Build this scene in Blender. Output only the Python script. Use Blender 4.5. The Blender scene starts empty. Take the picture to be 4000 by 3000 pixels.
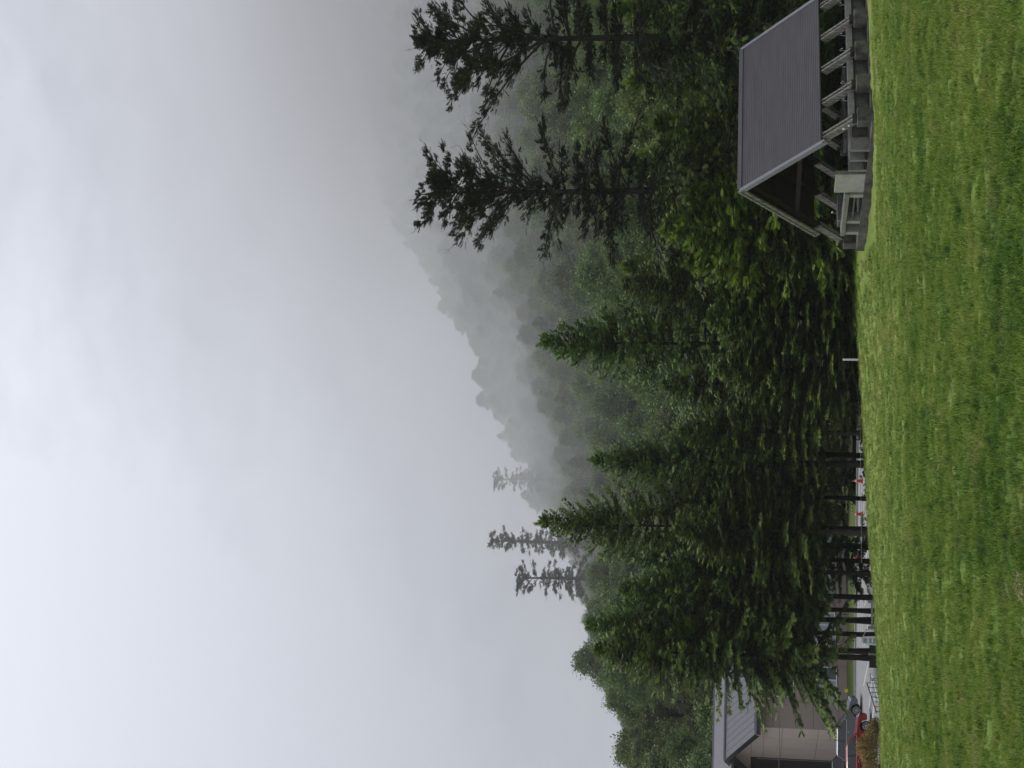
import bpy, bmesh, math, random
import numpy as np
from mathutils import Vector, Matrix

random.seed(7)
rng = np.random.default_rng(7)
C = bpy.context.scene.collection
SC = bpy.context.scene

# ------------------------------------------------------------------ camera
F = 5800.0                      # focal length in photograph pixels (4000 px on the long side)
PITCH = math.atan(900 / F)
ROLL = 0.0115
cp, sp = math.cos(PITCH), math.sin(PITCH)
r0, u0, fw = Vector((1, 0, 0)), Vector((0, -sp, cp)), Vector((0, cp, sp))
RT = math.cos(ROLL) * r0 + math.sin(ROLL) * u0
UP = -math.sin(ROLL) * r0 + math.cos(ROLL) * u0


def at(u, v, y):
    """point at ground distance y seen at upright photo pixel (u right, v down)"""
    d = RT * ((u - 1500) / F) + UP * ((2000 - v) / F) + fw
    return d * (y / d.y)


camd = bpy.data.cameras.new('camera')
camd.sensor_width = 36
camd.lens = 36 * F / 4000
camd.clip_start = 0.1
camd.clip_end = 3000
cam = bpy.data.objects.new('camera', camd)
C.objects.link(cam)
# the phone was turned on its side: the picture's left is the sky
X, Y, Z = -UP, RT, -fw
cam.matrix_world = Matrix(((X.x, Y.x, Z.x, 0), (X.y, Y.y, Z.y, 0), (X.z, Y.z, Z.z, 0), (0, 0, 0, 1)))
SC.camera = cam

# ------------------------------------------------------------------ world, sun, exposure
SUN_EL, SUN_AZ = math.radians(58), math.radians(-35)
W = bpy.data.worlds.new('World')
SC.world = W
W.use_nodes = True
nt = W.node_tree
nt.nodes.clear()


def N(nt, typ, **kw):
    n = nt.nodes.new(typ)
    for k, v in kw.items():
        if hasattr(n, k):
            setattr(n, k, v)
        else:
            n.inputs[k].default_value = v
    return n


wo = N(nt, 'ShaderNodeOutputWorld')
bg_sky = N(nt, 'ShaderNodeBackground', Strength=0.05)
sky = N(nt, 'ShaderNodeTexSky', sky_type='NISHITA', sun_disc=False, sun_elevation=SUN_EL, sun_rotation=SUN_AZ)
nt.links.new(sky.outputs[0], bg_sky.inputs[0])
bg_cl = N(nt, 'ShaderNodeBackground', Strength=1.0)
tc = N(nt, 'ShaderNodeTexCoord')
# overcast: broad soft cloud structure, brighter towards the thin place over the left
mp = N(nt, 'ShaderNodeMapping')
mp.inputs['Scale'].default_value = (2.2, 2.2, 5.0)
nt.links.new(tc.outputs['Generated'], mp.inputs[0])
n1 = N(nt, 'ShaderNodeTexNoise', Scale=2.0, Detail=6.0, Roughness=0.52, Distortion=0.3)
nt.links.new(mp.outputs[0], n1.inputs['Vector'])
dot = N(nt, 'ShaderNodeVectorMath', operation='DOT_PRODUCT')
nt.links.new(tc.outputs['Generated'], dot.inputs[0])
bd = Vector((-0.62, 0.62, 0.48)).normalized()
dot.inputs[1].default_value = bd
mr = N(nt, 'ShaderNodeMapRange', interpolation_type='SMOOTHSTEP')
mr.inputs[1].default_value = 0.55
mr.inputs[2].default_value = 1.0
mr.inputs[3].default_value = 0.0
mr.inputs[4].default_value = 1.0
nt.links.new(dot.outputs['Value'], mr.inputs[0])
add = N(nt, 'ShaderNodeMath', operation='MULTIPLY_ADD')
nt.links.new(n1.outputs[0], add.inputs[0])
add.inputs[1].default_value = 0.80
nt.links.new(mr.outputs[0], add.inputs[2])
cr = N(nt, 'ShaderNodeValToRGB')
cr.color_ramp.elements[0].position = 0.15
cr.color_ramp.elements[0].color = (0.345, 0.358, 0.40, 1)
cr.color_ramp.elements[1].position = 1.3 / 1.3
cr.color_ramp.elements[1].color = (0.565, 0.585, 0.645, 1)
n2 = N(nt, 'ShaderNodeTexNoise', Scale=9.0, Detail=5.0, Roughness=0.6, Distortion=0.6)
nt.links.new(mp.outputs[0], n2.inputs['Vector'])
mott = N(nt, 'ShaderNodeMath', operation='MULTIPLY_ADD')
nt.links.new(n2.outputs[0], mott.inputs[0])
mott.inputs[1].default_value = 0.34
nt.links.new(add.outputs[0], mott.inputs[2])
sub_ = N(nt, 'ShaderNodeMath', operation='SUBTRACT')
nt.links.new(mott.outputs[0], sub_.inputs[0])
sub_.inputs[1].default_value = 0.17
nt.links.new(sub_.outputs[0], cr.inputs[0])
nt.links.new(cr.outputs[0], bg_cl.inputs[0])
# overcast skies are about three times as bright overhead as at the horizon
sepz = N(nt, 'ShaderNodeSeparateXYZ')
nt.links.new(tc.outputs['Generated'], sepz.inputs[0])
zen = N(nt, 'ShaderNodeMapRange')
zen.inputs[1].default_value = 0.15
zen.inputs[2].default_value = 1.0
zen.inputs[3].default_value = 0.95
zen.inputs[4].default_value = 2.6
nt.links.new(sepz.outputs[2], zen.inputs[0])
nt.links.new(zen.outputs[0], bg_cl.inputs[1])
mx = N(nt, 'ShaderNodeMixShader')
mx.inputs[0].default_value = 0.93
nt.links.new(bg_sky.outputs[0], mx.inputs[1])
nt.links.new(bg_cl.outputs[0], mx.inputs[2])
nt.links.new(mx.outputs[0], wo.inputs[0])

sund = bpy.data.lights.new('sun', 'SUN')
sund.energy = 1.5
sund.angle = math.radians(25)
sund.color = (1.0, 0.97, 0.92)
sun = bpy.data.objects.new('sun', sund)
C.objects.link(sun)
sdir = Vector((math.sin(SUN_AZ) * math.cos(SUN_EL), math.cos(SUN_AZ) * math.cos(SUN_EL), math.sin(SUN_EL)))
sun.rotation_euler = sdir.to_track_quat('Z', 'Y').to_euler()

SC.view_settings.view_transform = 'Standard'
SC.view_settings.look = 'None'
SC.view_settings.exposure = 0.0
SC.view_settings.gamma = 1.0
SC.render.engine = 'CYCLES'
SC.cycles.use_denoising = True
SC.cycles.max_bounces = 8
SC.cycles.diffuse_bounces = 3
SC.cycles.volume_bounces = 1
SC.cycles.transparent_max_bounces = 8


# ------------------------------------------------------------------ materials
def mat(name, col, rough=0.7, spec=0.3, noise=None, bump=0.0, metallic=0.0, island=0.0, trans=0.0,
        tint=None, objrand=0.0, scale=3.0, stretch=(1, 1, 1), coat=0.0):
    m = bpy.data.materials.new(name)
    m.use_nodes = True
    t = m.node_tree
    b = t.nodes['Principled BSDF']
    b.inputs['Roughness'].default_value = rough
    b.inputs['Specular IOR Level'].default_value = spec
    b.inputs['Metallic'].default_value = metallic
    b.inputs['Coat Weight'].default_value = coat
    col = (*col, 1)
    last = None
    tco = N(t, 'ShaderNodeTexCoord')
    mpp = N(t, 'ShaderNodeMapping')
    mpp.inputs['Scale'].default_value = stretch
    t.links.new(tco.outputs['Object'], mpp.inputs[0])
    if tint is not None:            # ramp over per-spray attribute
        a = N(t, 'ShaderNodeAttribute', attribute_name='tint')
        r = N(t, 'ShaderNodeValToRGB')
        els = r.color_ramp.elements
        els[0].color = (*tint[0], 1)
        els[0].position = 0.0
        els[1].color = (*tint[-1], 1)
        els[1].position = 1.0
        for i, c in enumerate(tint[1:-1]):
            e = els.new((i + 1) / (len(tint) - 1))
            e.color = (*c, 1)
        t.links.new(a.outputs['Fac'], r.inputs[0])
        last = r.outputs[0]
    if noise is not None:
        n = N(t, 'ShaderNodeTexNoise', Scale=scale, Detail=6.0, Roughness=0.62)
        t.links.new(mpp.outputs[0], n.inputs['Vector'])
        if last is None:
            r = N(t, 'ShaderNodeValToRGB')
            r.color_ramp.elements[0].position = 0.32
            r.color_ramp.elements[0].color = col
            r.color_ramp.elements[1].position = 0.68
            r.color_ramp.elements[1].color = (*noise, 1)
            t.links.new(n.outputs[0], r.inputs[0])
            last = r.outputs[0]
        else:
            x = N(t, 'ShaderNodeMix', data_type='RGBA')
            t.links.new(n.outputs[0], x.inputs[0])
            t.links.new(last, x.inputs[6])
            x.inputs[7].default_value = (*noise, 1)
            last = x.outputs[2]
    if objrand:
        oi = N(t, 'ShaderNodeObjectInfo')
        h = N(t, 'ShaderNodeHueSaturation')
        ma = N(t, 'ShaderNodeMapRange')
        ma.inputs[3].default_value = 0.5 - objrand * 0.045
        ma.inputs[4].default_value = 0.5 + objrand * 0.012
        mb = N(t, 'ShaderNodeMapRange')
        mb.inputs[3].default_value = 1 - objrand * 0.45
        mb.inputs[4].default_value = 1 + objrand * 0.55
        mu = N(t, 'ShaderNodeMath', operation='FRACT')
        mu2 = N(t, 'ShaderNodeMath', operation='MULTIPLY')
        mu2.inputs[1].default_value = 7.31
        t.links.new(oi.outputs['Random'], ma.inputs[0])
        t.links.new(oi.outputs['Random'], mu2.inputs[0])
        t.links.new(mu2.outputs[0], mu.inputs[0])
        t.links.new(mu.outputs[0], mb.inputs[0])
        t.links.new(ma.outputs[0], h.inputs['Hue'])
        t.links.new(mb.outputs[0], h.inputs['Value'])
        if last is None:
            h.inputs['Color'].default_value = col
        else:
            t.links.new(last, h.inputs['Color'])
        last = h.outputs[0]
    if last is None:
        b.inputs['Base Color'].default_value = col
    else:
        t.links.new(last, b.inputs['Base Color'])
    if bump:
        n2 = N(t, 'ShaderNodeTexNoise', Scale=scale * 4, Detail=8.0, Roughness=0.7)
        t.links.new(mpp.outputs[0], n2.inputs['Vector'])
        bp = N(t, 'ShaderNodeBump', Strength=bump, Distance=0.05)
        t.links.new(n2.outputs[0], bp.inputs['Height'])
        t.links.new(bp.outputs[0], b.inputs['Normal'])
    if trans:
        tr = N(t, 'ShaderNodeBsdfTranslucent')
        if last is not None:
            t.links.new(last, tr.inputs[0])
        else:
            tr.inputs[0].default_value = col
        mxs = N(t, 'ShaderNodeMixShader')
        mxs.inputs[0].default_value = trans
        out = t.nodes['Material Output']
        t.links.new(b.outputs[0], mxs.inputs[1])
        t.links.new(tr.outputs[0], mxs.inputs[2])
        t.links.new(mxs.outputs[0], out.inputs[0])
    return m


M = {}
M['bark'] = mat('bark', (0.030, 0.026, 0.023), 0.95, 0.1, (0.075, 0.068, 0.060), 0.8, scale=4, stretch=(3, 3, 0.6))
M['bark_pale'] = mat('bark_pale', (0.06, 0.052, 0.046), 0.95, 0.1, (0.13, 0.12, 0.105), 0.8, scale=4, stretch=(3, 3, 0.6))
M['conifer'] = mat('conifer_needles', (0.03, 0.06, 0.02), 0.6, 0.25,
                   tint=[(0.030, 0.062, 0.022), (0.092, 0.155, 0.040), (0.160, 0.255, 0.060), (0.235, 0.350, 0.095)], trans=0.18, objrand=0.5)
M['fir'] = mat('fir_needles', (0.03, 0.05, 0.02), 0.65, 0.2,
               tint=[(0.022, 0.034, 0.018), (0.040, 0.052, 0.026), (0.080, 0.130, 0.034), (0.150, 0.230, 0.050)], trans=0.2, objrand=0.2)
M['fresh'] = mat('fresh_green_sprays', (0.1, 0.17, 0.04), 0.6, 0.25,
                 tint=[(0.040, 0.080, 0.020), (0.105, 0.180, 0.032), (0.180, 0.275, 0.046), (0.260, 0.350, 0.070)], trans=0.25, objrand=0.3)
M['broad'] = mat('broad_leaves', (0.05, 0.09, 0.03), 0.55, 0.3,
                 tint=[(0.045, 0.080, 0.025), (0.085, 0.140, 0.038), (0.125, 0.195, 0.050), (0.175, 0.245, 0.07)], trans=0.25, objrand=0.6)
M['verge'] = mat('shaded_verge_grass', (0.075, 0.10, 0.028), 0.9, 0.1, (0.11, 0.135, 0.04), 0.5, scale=3)  # darker than the lawn: tree shade over the verge is painted in
M['broad_yellow'] = mat('yellow_green_leaves', (0.1, 0.13, 0.03), 0.55, 0.3,
                        tint=[(0.060, 0.120, 0.020), (0.125, 0.210, 0.030), (0.210, 0.320, 0.042), (0.300, 0.410, 0.062)], trans=0.3, objrand=0.12)
M['under'] = mat('undergrowth_leaves', (0.04, 0.07, 0.02), 0.6, 0.3,
                 tint=[(0.020, 0.040, 0.014), (0.035, 0.070, 0.022), (0.06, 0.11, 0.03)], trans=0.2)
M['brown_shrub'] = mat('brown_shrub_leaves', (0.2, 0.12, 0.05), 0.7, 0.2,
                       tint=[(0.14, 0.17, 0.045), (0.36, 0.25, 0.10), (0.48, 0.32, 0.15)], trans=0.2)
M['forest_floor'] = mat('forest_floor', (0.025, 0.035, 0.015), 0.95, 0.1, (0.05, 0.055, 0.028), 0.5, scale=1.0)
M['asphalt'] = mat('asphalt', (0.20, 0.20, 0.205), 0.75, 0.35, (0.27, 0.27, 0.275), 0.2, scale=1.5)
M['paint'] = mat('road_paint', (0.62, 0.62, 0.60), 0.6, 0.3, (0.75, 0.75, 0.74), scale=6)
M['concrete'] = mat('concrete', (0.155, 0.148, 0.135), 0.9, 0.2, (0.035, 0.034, 0.030), 0.5, scale=1.7)
M['concrete_pale'] = mat('pale_concrete', (0.42, 0.42, 0.38), 0.85, 0.2, (0.30, 0.30, 0.27), 0.2, scale=2.5)
M['concrete_mid'] = mat('weathered_concrete', (0.155, 0.15, 0.138), 0.88, 0.2, (0.28, 0.272, 0.255), 0.3, scale=3.0)
M['roof'] = mat('lilac_grey_roof_metal', (0.074, 0.067, 0.078), 0.6, 0.3, (0.098, 0.090, 0.100), 0.15, scale=1.2, stretch=(0.6, 3, 3))
M['roof_trim'] = mat('pale_grey_verge_trim', (0.20, 0.195, 0.22), 0.5, 0.4, (0.26, 0.25, 0.28), scale=4)
M['timber'] = mat('weathered_timber', (0.36, 0.345, 0.305), 0.85, 0.2, (0.07, 0.066, 0.056), 0.6, scale=3, stretch=(5, 5, 1))
M['timber_shaded'] = mat('shaded_timber', (0.035, 0.025, 0.019), 0.85, 0.2, (0.022, 0.016, 0.013), 0.3, scale=4)  # the leg timber with the shade under the roof painted into its colour
M['black'] = mat('black_metal', (0.015, 0.015, 0.016), 0.5, 0.4)
M['dark'] = mat('charred_dark', (0.02, 0.019, 0.018), 0.9, 0.1)
M['chrome'] = mat('tap_metal', (0.7, 0.7, 0.7), 0.25, 0.5, metallic=0.9)
M['white'] = mat('white_paint', (0.84, 0.85, 0.85), 0.5, 0.4)
M['wood_fence'] = mat('greyed_fence_wood', (0.46, 0.45, 0.41), 0.9, 0.2, (0.34, 0.33, 0.30), 0.4, scale=8)
M['board_dark'] = mat('dark_board', (0.030, 0.027, 0.028), 0.6, 0.3)
M['glass_blue'] = mat('pale_blue_pane', (0.34, 0.40, 0.46), 0.3, 0.5)
M['wall_pale'] = mat('pale_pink_grey_panel', (0.60, 0.50, 0.45), 0.8, 0.25, (0.56, 0.46, 0.415), scale=0.8)
M['wall_brown'] = mat('brown_grey_panel', (0.33, 0.262, 0.24), 0.8, 0.25, (0.36, 0.29, 0.265), scale=0.8)
M['wall_dark'] = mat('dark_brown_panel', (0.055, 0.042, 0.042), 0.7, 0.3)
M['joint'] = mat('dark_joint', (0.09, 0.075, 0.07), 0.9, 0.1)
M['broof'] = mat('grey_sheet_roof', (0.070, 0.070, 0.086), 0.6, 0.25, (0.115, 0.115, 0.135), 0.1, scale=2.5, stretch=(6, 1, 1))
M['win'] = mat('window_glass', (0.10, 0.13, 0.13), 0.12, 0.6)
M['curtain'] = mat('curtained_pane', (0.42, 0.48, 0.47), 0.4, 0.4, (0.36, 0.42, 0.41), scale=3, stretch=(6, 1, 1))
M['orange'] = mat('cone_orange', (0.75, 0.055, 0.02), 0.5, 0.4)
M['yellow'] = mat('yellow_board', (0.72, 0.68, 0.05), 0.5, 0.3)
M['silver'] = mat('steel_grey_paint', (0.15, 0.165, 0.185), 0.4, 0.4, metallic=0.2, coat=0.3)
M['red'] = mat('red_paint', (0.33, 0.015, 0.025), 0.3, 0.5, coat=0.8)
M['blackcar'] = mat('black_car_paint', (0.015, 0.016, 0.020), 0.25, 0.5, coat=0.8)
M['carglass'] = mat('car_glass', (0.02, 0.024, 0.028), 0.08, 0.6)
M['tyre'] = mat('tyre_rubber', (0.02, 0.02, 0.02), 0.85, 0.2)
M['rim'] = mat('alloy_rim', (0.5, 0.5, 0.52), 0.3, 0.5, metallic=0.8)
M['lamp_red'] = mat('tail_lamp', (0.5, 0.01, 0.01), 0.2, 0.6)
M['lamp_clear'] = mat('head_lamp', (0.6, 0.62, 0.64), 0.15, 0.6)
M['rope'] = mat('grey_rope', (0.32, 0.32, 0.25), 0.9, 0.1)
M['soil'] = mat('dry_straw', (0.34, 0.25, 0.16), 0.95, 0.1, (0.24, 0.19, 0.12), scale=20)


def lawn_mat(name, grassblade=False):
    m = bpy.data.materials.new(name)
    m.use_nodes = True
    t = m.node_tree
    b = t.nodes['Principled BSDF']
    b.inputs['Roughness'].default_value = 0.75
    b.inputs['Specular IOR Level'].default_value = 0.15
    g = N(t, 'ShaderNodeNewGeometry')
    nA = N(t, 'ShaderNodeTexNoise', Scale=0.35, Detail=5.0, Roughness=0.6)
    nB = N(t, 'ShaderNodeTexNoise', Scale=1.7, Detail=5.0, Roughness=0.65)
    t.links.new(g.outputs['Position'], nA.inputs['Vector'])
    t.links.new(g.outputs['Position'], nB.inputs['Vector'])
    r = N(t, 'ShaderNodeValToRGB')
    e = r.color_ramp.elements
    e[0].position = 0.36
    e[0].color = (0.062, 0.135, 0.020, 1)
    e[1].position = 0.70
    e[1].color = (0.300, 0.305, 0.100, 1)
    x1 = e.new(0.44)
    x1.color = (0.135, 0.220, 0.030, 1)
    x2 = e.new(0.56)
    x2.color = (0.215, 0.290, 0.052, 1)
    mixf = N(t, 'ShaderNodeMath', operation='MULTIPLY_ADD')
    t.links.new(nA.outputs[0], mixf.inputs[0])
    mixf.inputs[1].default_value = 0.55
    mB = N(t, 'ShaderNodeMath', operation='MULTIPLY')
    mB.inputs[1].default_value = 0.45
    t.links.new(nB.outputs[0], mB.inputs[0])
    t.links.new(mB.outputs[0], mixf.inputs[2])
    sx = N(t, 'ShaderNodeSeparateXYZ')
    t.links.new(g.outputs['Position'], sx.inputs[0])
    my = N(t, 'ShaderNodeMapRange')       # grass colour turns yellower towards the far side of the field
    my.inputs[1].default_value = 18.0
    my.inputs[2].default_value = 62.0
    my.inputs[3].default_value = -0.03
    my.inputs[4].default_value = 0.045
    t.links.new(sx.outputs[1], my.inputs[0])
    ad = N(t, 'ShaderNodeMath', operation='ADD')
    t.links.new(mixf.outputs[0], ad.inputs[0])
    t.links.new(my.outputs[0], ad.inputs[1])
    src = ad.outputs[0]
    if grassblade:
        at_ = N(t, 'ShaderNodeAttribute', attribute_name='tint')
        at_.attribute_type = 'INSTANCER'
        a2 = N(t, 'ShaderNodeMath', operation='MULTIPLY_ADD')
        t.links.new(at_.outputs['Fac'], a2.inputs[0])
        a2.inputs[1].default_value = 0.34
        t.links.new(src, a2.inputs[2])
        a3 = N(t, 'ShaderNodeMath', operation='SUBTRACT')
        t.links.new(a2.outputs[0], a3.inputs[0])
        a3.inputs[1].default_value = 0.17
        src = a3.outputs[0]
    t.links.new(src, r.inputs[0])
    # worn, straw-coloured places
    nW = N(t, 'ShaderNodeTexNoise', Scale=0.75, Detail=6.0, Roughness=0.7)
    t.links.new(g.outputs['Position'], nW.inputs['Vector'])
    mW = N(t, 'ShaderNodeMapRange')
    mW.inputs[1].default_value = 0.56
    mW.inputs[2].default_value = 0.72
    mW.inputs[3].default_value = 0.0
    mW.inputs[4].default_value = 0.55
    t.links.new(nW.outputs[0], mW.inputs[0])
    xW = N(t, 'ShaderNodeMix', data_type='RGBA')
    t.links.new(mW.outputs[0], xW.inputs[0])
    t.links.new(r.outputs[0], xW.inputs[6])
    xW.inputs[7].default_value = (0.27, 0.235, 0.10, 1)
    # shade of small hollows in the turf, painted as scattered dark green
    nD = N(t, 'ShaderNodeTexNoise', Scale=1.9, Detail=3.0, Roughness=0.55)
    vD = N(t, 'ShaderNodeVectorMath', operation='ADD')
    vD.inputs[1].default_value = (31.0, 7.0, 0.0)
    t.links.new(g.outputs['Position'], vD.inputs[0])
    t.links.new(vD.outputs[0], nD.inputs['Vector'])
    mD = N(t, 'ShaderNodeMapRange')
    mD.inputs[1].default_value = 0.58
    mD.inputs[2].default_value = 0.68
    mD.inputs[3].default_value = 0.0
    mD.inputs[4].default_value = 0.62
    t.links.new(nD.outputs[0], mD.inputs[0])
    xD = N(t, 'ShaderNodeMix', data_type='RGBA')
    t.links.new(mD.outputs[0], xD.inputs[0])
    t.links.new(xW.outputs[2], xD.inputs[6])
    xD.inputs[7].default_value = (0.045, 0.090, 0.020, 1)
    t.links.new(xD.outputs[2], b.inputs['Base Color'])
    if grassblade:
        tr = N(t, 'ShaderNodeBsdfTranslucent')
        t.links.new(xD.outputs[2], tr.inputs[0])
        ms = N(t, 'ShaderNodeMixShader')
        ms.inputs[0].default_value = 0.3
        t.links.new(b.outputs[0], ms.inputs[1])
        t.links.new(tr.outputs[0], ms.inputs[2])
        t.links.new(ms.outputs[0], t.nodes['Material Output'].inputs[0])
    else:
        nC = N(t, 'ShaderNodeTexNoise', Scale=14.0, Detail=8.0, Roughness=0.75)
        t.links.new(g.outputs['Position'], nC.inputs['Vector'])
        bp = N(t, 'ShaderNodeBump', Strength=0.9, Distance=0.08)
        t.links.new(nC.outputs[0], bp.inputs['Height'])
        t.links.new(bp.outputs[0], b.inputs['Normal'])
    return m


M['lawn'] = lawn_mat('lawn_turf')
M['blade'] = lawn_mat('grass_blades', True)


# ------------------------------------------------------------------ mesh helpers
def link(name, me, parent=None, label=None, cat=None, group=None, kind=None, loc=None):
    o = bpy.data.objects.new(name, me)
    C.objects.link(o)
    if parent is not None:
        o.parent = parent
    if loc is not None:
        o.location = loc
    if label:
        o['label'] = label
    if cat:
        o['category'] = cat
    if group:
        o['group'] = group
    if kind:
        o['kind'] = kind
    return o


def thing(name, label, cat, loc=(0, 0, 0), rz=0.0, group=None):
    o = link(name, None, None, label, cat, group, None, loc)
    o.rotation_euler = (0, 0, rz)
    return o


class MB:
    def __init__(s):
        s.v = []
        s.f = []
        s.mi = []

    def add(s, vs, fs, mi=0):
        b = len(s.v)
        s.v += [tuple(p) for p in vs]
        s.f += [tuple(b + i for i in f) for f in fs]
        s.mi += [mi] * len(fs)
        return s

    def box(s, x0, x1, y0, y1, z0, z1, mi=0, mtx=None):
        vs = [Vector((x, y, z)) for z in (z0, z1) for y in (y0, y1) for x in (x0, x1)]
        if mtx is not None:
            vs = [mtx @ p for p in vs]
        return s.add(vs, [(0, 2, 3, 1), (4, 5, 7, 6), (0, 1, 5, 4), (2, 6, 7, 3), (0, 4, 6, 2), (1, 3, 7, 5)], mi)

    def beam(s, a, b, w, h, up=Vector((0, 0, 1)), mi=0):
        a, b = Vector(a), Vector(b)
        d = (b - a)
        L = d.length
        d.normalize()
        sx = d.cross(up).normalized()
        uz = sx.cross(d)
        mt = Matrix(((d.x, sx.x, uz.x, a.x), (d.y, sx.y, uz.y, a.y), (d.z, sx.z, uz.z, a.z), (0, 0, 0, 1)))
        return s.box(0, L, -w / 2, w / 2, -h / 2, h / 2, mi, mt)

    def tube(s, pts, rad, n=6, cap=True, mi=0):
        pts = [Vector([float(q) for q in p]) for p in pts]
        if not hasattr(rad, '__len__'):
            rad = [rad] * len(pts)
        rad = [float(q) for q in rad]
        b = len(s.v)
        for i, p in enumerate(pts):
            d = (pts[min(i + 1, len(pts) - 1)] - pts[max(i - 1, 0)]).normalized()
            a = d.cross(Vector((0.31, 0.2, 0.93)) if abs(d.z) < 0.9 else Vector((1, 0.1, 0))).normalized()
            c = d.cross(a)
            for k in range(n):
                t = 2 * math.pi * k / n
                s.v.append(tuple(p + rad[i] * (math.cos(t) * a + math.sin(t) * c)))
        nf = 0
        for i in range(len(pts) - 1):
            for k in range(n):
                s.f.append((b + i * n + k, b + i * n + (k + 1) % n, b + (i + 1) * n + (k + 1) % n, b + (i + 1) * n + k))
                nf += 1
        if cap:
            s.f.append(tuple(b + k for k in range(n))[::-1])
            s.f.append(tuple(b + (len(pts) - 1) * n + k for k in range(n)))
            nf += 2
        s.mi += [mi] * nf
        return s

    def build(s, name, mats, parent=None, smooth=False, bevel=0.0, **kw):
        me = bpy.data.meshes.new(name)
        me.from_pydata(s.v, [], s.f)
        if not isinstance(mats, (list, tuple)):
            mats = [mats]
        for m in mats:
            me.materials.append(m)
        me.polygons.foreach_set('material_index', s.mi)
        bm = bmesh.new()
        bm.from_mesh(me)
        bmesh.ops.recalc_face_normals(bm, faces=bm.faces)
        if bevel:
            bmesh.ops.bevel(bm, geom=list(bm.edges), offset=bevel, segments=1, affect='EDGES', profile=0.5)
        bm.to_mesh(me)
        bm.free()
        if smooth:
            me.polygons.foreach_set('use_smooth', [True] * len(me.polygons))
        me.update()
        return link(name, me, parent, **kw)


def tri_mesh(name, V, T, mats, tint=None, quad=False):
    me = bpy.data.meshes.new(name)
    me.vertices.add(len(V))
    me.vertices.foreach_set('co', V.astype(np.float32).ravel())
    k = T.shape[1]
    me.loops.add(T.size)
    me.loops.foreach_set('vertex_index', T.astype(np.int32).ravel())
    me.polygons.add(len(T))
    me.polygons.foreach_set('loop_start', np.arange(0, T.size, k, dtype=np.int32))
    if tint is not None:
        a = me.attributes.new('tint', 'FLOAT', 'POINT')
        a.data.foreach_set('value', tint.astype(np.float32))
    for m in mats:
        me.materials.append(m)
    me.update(calc_edges=True)
    return me


def nrm(a):
    return a / np.maximum(np.linalg.norm(a, axis=1, keepdims=True), 1e-9)


def scatter(tv, tf, pos, ex, ez, sc, tint):
    ex = nrm(ex)
    ez = nrm(ez - ex * (ez * ex).sum(1, keepdims=True))
    ey = np.cross(ez, ex)
    B = np.stack([ex, ey, ez], 1)              # n,3(axis),3
    V = np.einsum('vk,nkc->nvc', tv, B) * sc[:, None, None] + pos[:, None, :]
    nv = len(tv)
    T = tf[None] + (np.arange(len(pos)) * nv)[:, None, None]
    return V.reshape(-1, 3), T.reshape(-1, tf.shape[1]), np.repeat(tint, nv)


def needle_spray(seed, pairs=4, wide=0.52, w=0.12):
    r = np.random.default_rng(seed)
    V, T = [], []

    def tri(a, d, L, w_):
        s = np.array([-d[1], d[0], 0]) * w_
        i = len(V)
        V.extend([a - s, a + s, a + d * L])
        T.append((i, i + 1, i + 2))
    tri(np.zeros(3), np.array([1.0, 0, -0.04]), 1.0, w)
    for i in range(pairs):
        x = 0.08 + 0.78 * i / pairs
        for sg in (-1, 1):
            ang = math.radians(r.uniform(38, 62)) * sg
            L = wide * (1 - 0.55 * i / pairs) * r.uniform(0.75, 1.2)
            d = np.array([math.cos(ang), math.sin(ang), r.uniform(-0.35, 0.12)])
            tri(np.array([x, 0, 0.01]), d, L, w * 0.85)
    return np.array(V), np.array(T)


def leaf_clump(seed, n=7, size=0.34):
    r = np.random.default_rng(seed)
    V, T = [], []
    for i in range(n):
        c = r.normal(0, 0.33, 3)
        d = nrm(r.normal(0, 1, (1, 3)))[0]
        d[2] -= 0.25
        up = nrm((np.array([0, 0, 1.0]) + r.normal(0, 0.55, 3))[None])[0]
        s = np.cross(up, d)
        s /= np.linalg.norm(s)
        L = size * r.uniform(0.7, 1.3)
        i0 = len(V)
        V.extend([c, c + d * L * 0.5 + s * L * 0.34, c + d * L, c + d * L * 0.5 - s * L * 0.34])
        T.extend([(i0, i0 + 1, i0 + 2), (i0, i0 + 2, i0 + 3)])
    return np.array(V), np.array(T)


def combine(parts):
    V, T, ti, o = [], [], [], 0
    for v, t, q in parts:
        V.append(v)
        T.append(t + o)
        ti.append(q)
        o += len(v)
    return np.concatenate(V), np.concatenate(T), np.concatenate(ti)


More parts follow.
